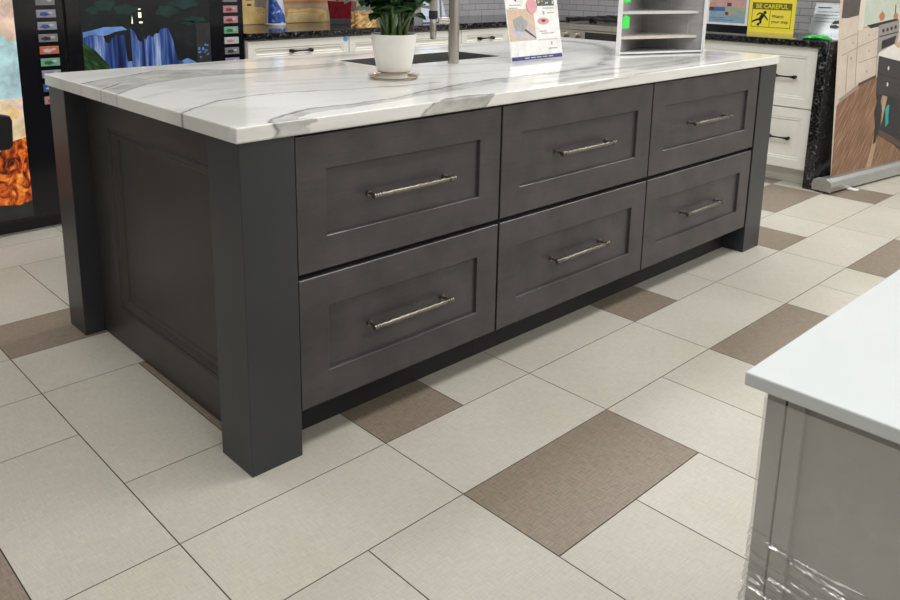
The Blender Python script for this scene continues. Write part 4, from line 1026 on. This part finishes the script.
art([(.57,.25),(.958,.103),(.98,.09),(.98,.050),(.965,.054),(.575,.212)], 7, 11)
art([(.657,.366),(.690,.392),(.706,.381),(.700,.33),(.708,.269),(.672,.246)], 6, 6)
art([(.719,.773),(.86,.800),(.98,.81),(.98,.76),(.866,.751),(.761,.749)], 5, 7)
for u, v in ((.661,.625),(.876,.587),(.662,.522),(.878,.474)): art(blob(u,v,.010,.014,10), 7, 10)
for (a_, b_) in (((.10,.728),(.299,.774)),((.299,.774),(.515,.815)),((.264,.879),(.501,.897)),((.30,.675),(.510,.704)),((.095,.82),(.26,.853))): art([(a_[0],a_[1]),(b_[0],b_[1]),(b_[0],b_[1]+.005),(a_[0],a_[1]+.005)], 1, 8)
for u, v0_, v1_ in ((.268,.529,.87),(.512,.58,.897),(.165,.475,.735)): art(rect(u,u+.005,v0_,v1_), 2, 8)
art([(.098,.449),(.306,.520),(.306,.545),(.098,.474)], 3, 8); art([(.31,.533),(.516,.576),(.516,.592),(.31,.552)], 3, 11)
for u, v in ((.22,.80),(.40,.84),(.21,.71),(.41,.745),(.40,.62)): art(blob(u,v,.007,.007,8), 3, 8)
obj('kitchen_print', bm, KM, gr, local=True)
bm = B(); p0, p1 = F(.05,2.0,-.01), F(W-.02,2.0,-.01); tube(bm, [p0, p1], .012, 12); obj('top_rail', bm, 'aluminium', t, local=True, smooth=True)
bm = B(); tube(bm, [Vector((.5,.02,.085)), F(.5,1.99,-.016)], .008, 10); obj('support_pole', bm, 'aluminium', t, local=True, smooth=True)

# ------------------------------------------------------------------ film-wrapped grey vanity at the right front
VX, VY, VZ, VT = -.118, -1.299, .845, .0165
t = thing('vanity_cabinet', 'grey vanity cabinet wrapped in clear film at the lower right corner', 'cabinet', (.35, -1.75, 0))
cx0, cy1 = VX+.018, VY-.020
bm = B(); box(bm, cx0+.020, .82, -2.25, cy1-.002, .09, VZ-VT-.0005); box(bm, cx0+.07, .80, -2.23, cy1-.06, 0, .09); obj('body', bm, 'vanity', t)
bm = B(); box(bm, cx0, cx0+.020, cy1-.0205, cy1, .0, VZ-VT-.0005); obj('corner_stile', bm, 'vanity', t, bevel=.001)
F = frame_map((cx0+.020, cy1-.0225, 0), (0,-1,0), (0,0,1), (-1,0,0))
bm = B(); poly(bm, F, rect(0,.0195,.06,VZ-VT-.001), 0, .019); obj('stile', bm, 'vanity', t, bevel=.001)
bm = B(); poly(bm, F, rect(.0195,.90,.06,VZ-VT-.001), 0, .011); obj('side_panel', bm, 'vanity', t)
bm = B(); box(bm, VX, .85, -2.28, VY, VZ-VT, VZ)
tag(obj('quartz_worktop', bm, 'quartz', bevel=.002), 'plain white quartz top on the grey vanity at the right front', 'countertop')
# film
bm = B()
path = [(cx0-.0035, -2.22)] ; ys = np.concatenate([np.linspace(-2.22, -1.75, 40)[:-1], np.linspace(-1.75, cy1-.004, 110)])
P = [(cx0-.0030, y_, (-1,0)) for y_ in ys] + [(cx0-.0025, cy1+.0018, (-.7,.7))] + [(x_, cy1+.0035, (0,1)) for x_ in np.linspace(cx0+.004, .80, 24)]
zs_ = np.concatenate([np.linspace(.02, .30, 50)[:-1], np.linspace(.30, .66, 320)[:-1], np.linspace(.66, .815, 30)])
rr = np.random.RandomState(4)
ridges = [(rr.uniform(.36,.66), rr.uniform(-.42,-.08), rr.uniform(.0012,.0034), rr.uniform(.0010,.0024), rr.uniform(0,6)) for _ in range(150)]
grid = []
arc = 0; prev = None
for (x_, y_, nn) in P:
    if prev is not None: arc += math.hypot(x_-prev[0], y_-prev[1])
    prev = (x_, y_); col = []
    for z in zs_:
        d = .0004*math.sin(z*23+arc*9)
        for z0, sl, am, wd, ph in ridges:
            c = z0 + sl*((.90-arc)*1.0)*1.0
            q = (z-(c+.006*math.sin(arc*30+ph)))/wd
            if abs(q) < 3: d += am*math.exp(-q*q)*max(0, .25+.75*math.sin(arc*22+ph*2))
        if z < .56: d += .004*min(1, (.56-z)/.03) * (1 if nn[1] > .1 else .12)
        d = max(d, .0003)
        col.append(bm.verts.new((x_+nn[0]*d, y_+nn[1]*d, z)))
    grid.append(col)
for A, Bq in zip(grid, grid[1:]):
    for k in range(len(zs_)-1): bm.faces.new((A[k],Bq[k],Bq[k+1],A[k+1]))
tag(obj('stretch_film', bm, 'film', smooth=True), 'clear wrinkled stretch film around the grey vanity cabinet', 'plastic wrap')

# ------------------------------------------------------------------ light: the shop's ceiling panels
def area(name, loc, sx_, sy_, power, col=(1,.988,.975)):
    l = bpy.data.lights.new(name, 'AREA'); l.shape = 'RECTANGLE'; l.size = sx_; l.size_y = sy_; l.energy = power; l.color = col
    o = bpy.data.objects.new(name, l); C.objects.link(o); o.location = loc
    return o
for x_, pw in ((-2.6, 10), (-.3, 21), (2.0, 31), (4.3, 33), (6.6, 24)):
    for y_ in (-3.2, -.9, 1.4):
        area('ceiling_light', (x_, y_, 3.18), 1.2, .6, pw)
w = bpy.data.worlds.new('world'); bpy.context.scene.world = w; w.use_nodes = True
w.node_tree.nodes['Background'].inputs[0].default_value = (.9,.93,1,1); w.node_tree.nodes['Background'].inputs[1].default_value = .3

# ------------------------------------------------------------------ camera
cam = bpy.data.cameras.new('camera'); co = bpy.data.objects.new('camera', cam); C.objects.link(co)
r_ = Vector((0.7285627146, -0.6848517655, 0.0132072031)); u_ = Vector((0.1467972914, 0.1749418281, 0.9735737835)); f_ = Vector((0.6690642167, 0.7073707770, -0.2279904775))
mw = Matrix((r_, u_, -f_)).transposed().to_4x4(); mw.translation = Vector((-.94183806, -1.66796164, 1.27453440)); co.matrix_world = mw
cam.sensor_fit = 'HORIZONTAL'; cam.sensor_width = 36; cam.lens = 819.3448*36/900
cam.shift_x = 12.6185/900; cam.shift_y = -138.1194/900; cam.clip_start = .02
sc = bpy.context.scene; sc.camera = co
sc.view_settings.view_transform = 'Standard'; sc.view_settings.look = 'None'; sc.view_settings.gamma = 1; sc.view_settings.use_curve_mapping = False
sc.view_settings.exposure = 0.10
sc.cycles.use_denoising = True
sc.cycles.max_bounces = 8; sc.cycles.diffuse_bounces = 4; sc.cycles.transparent_max_bounces = 12
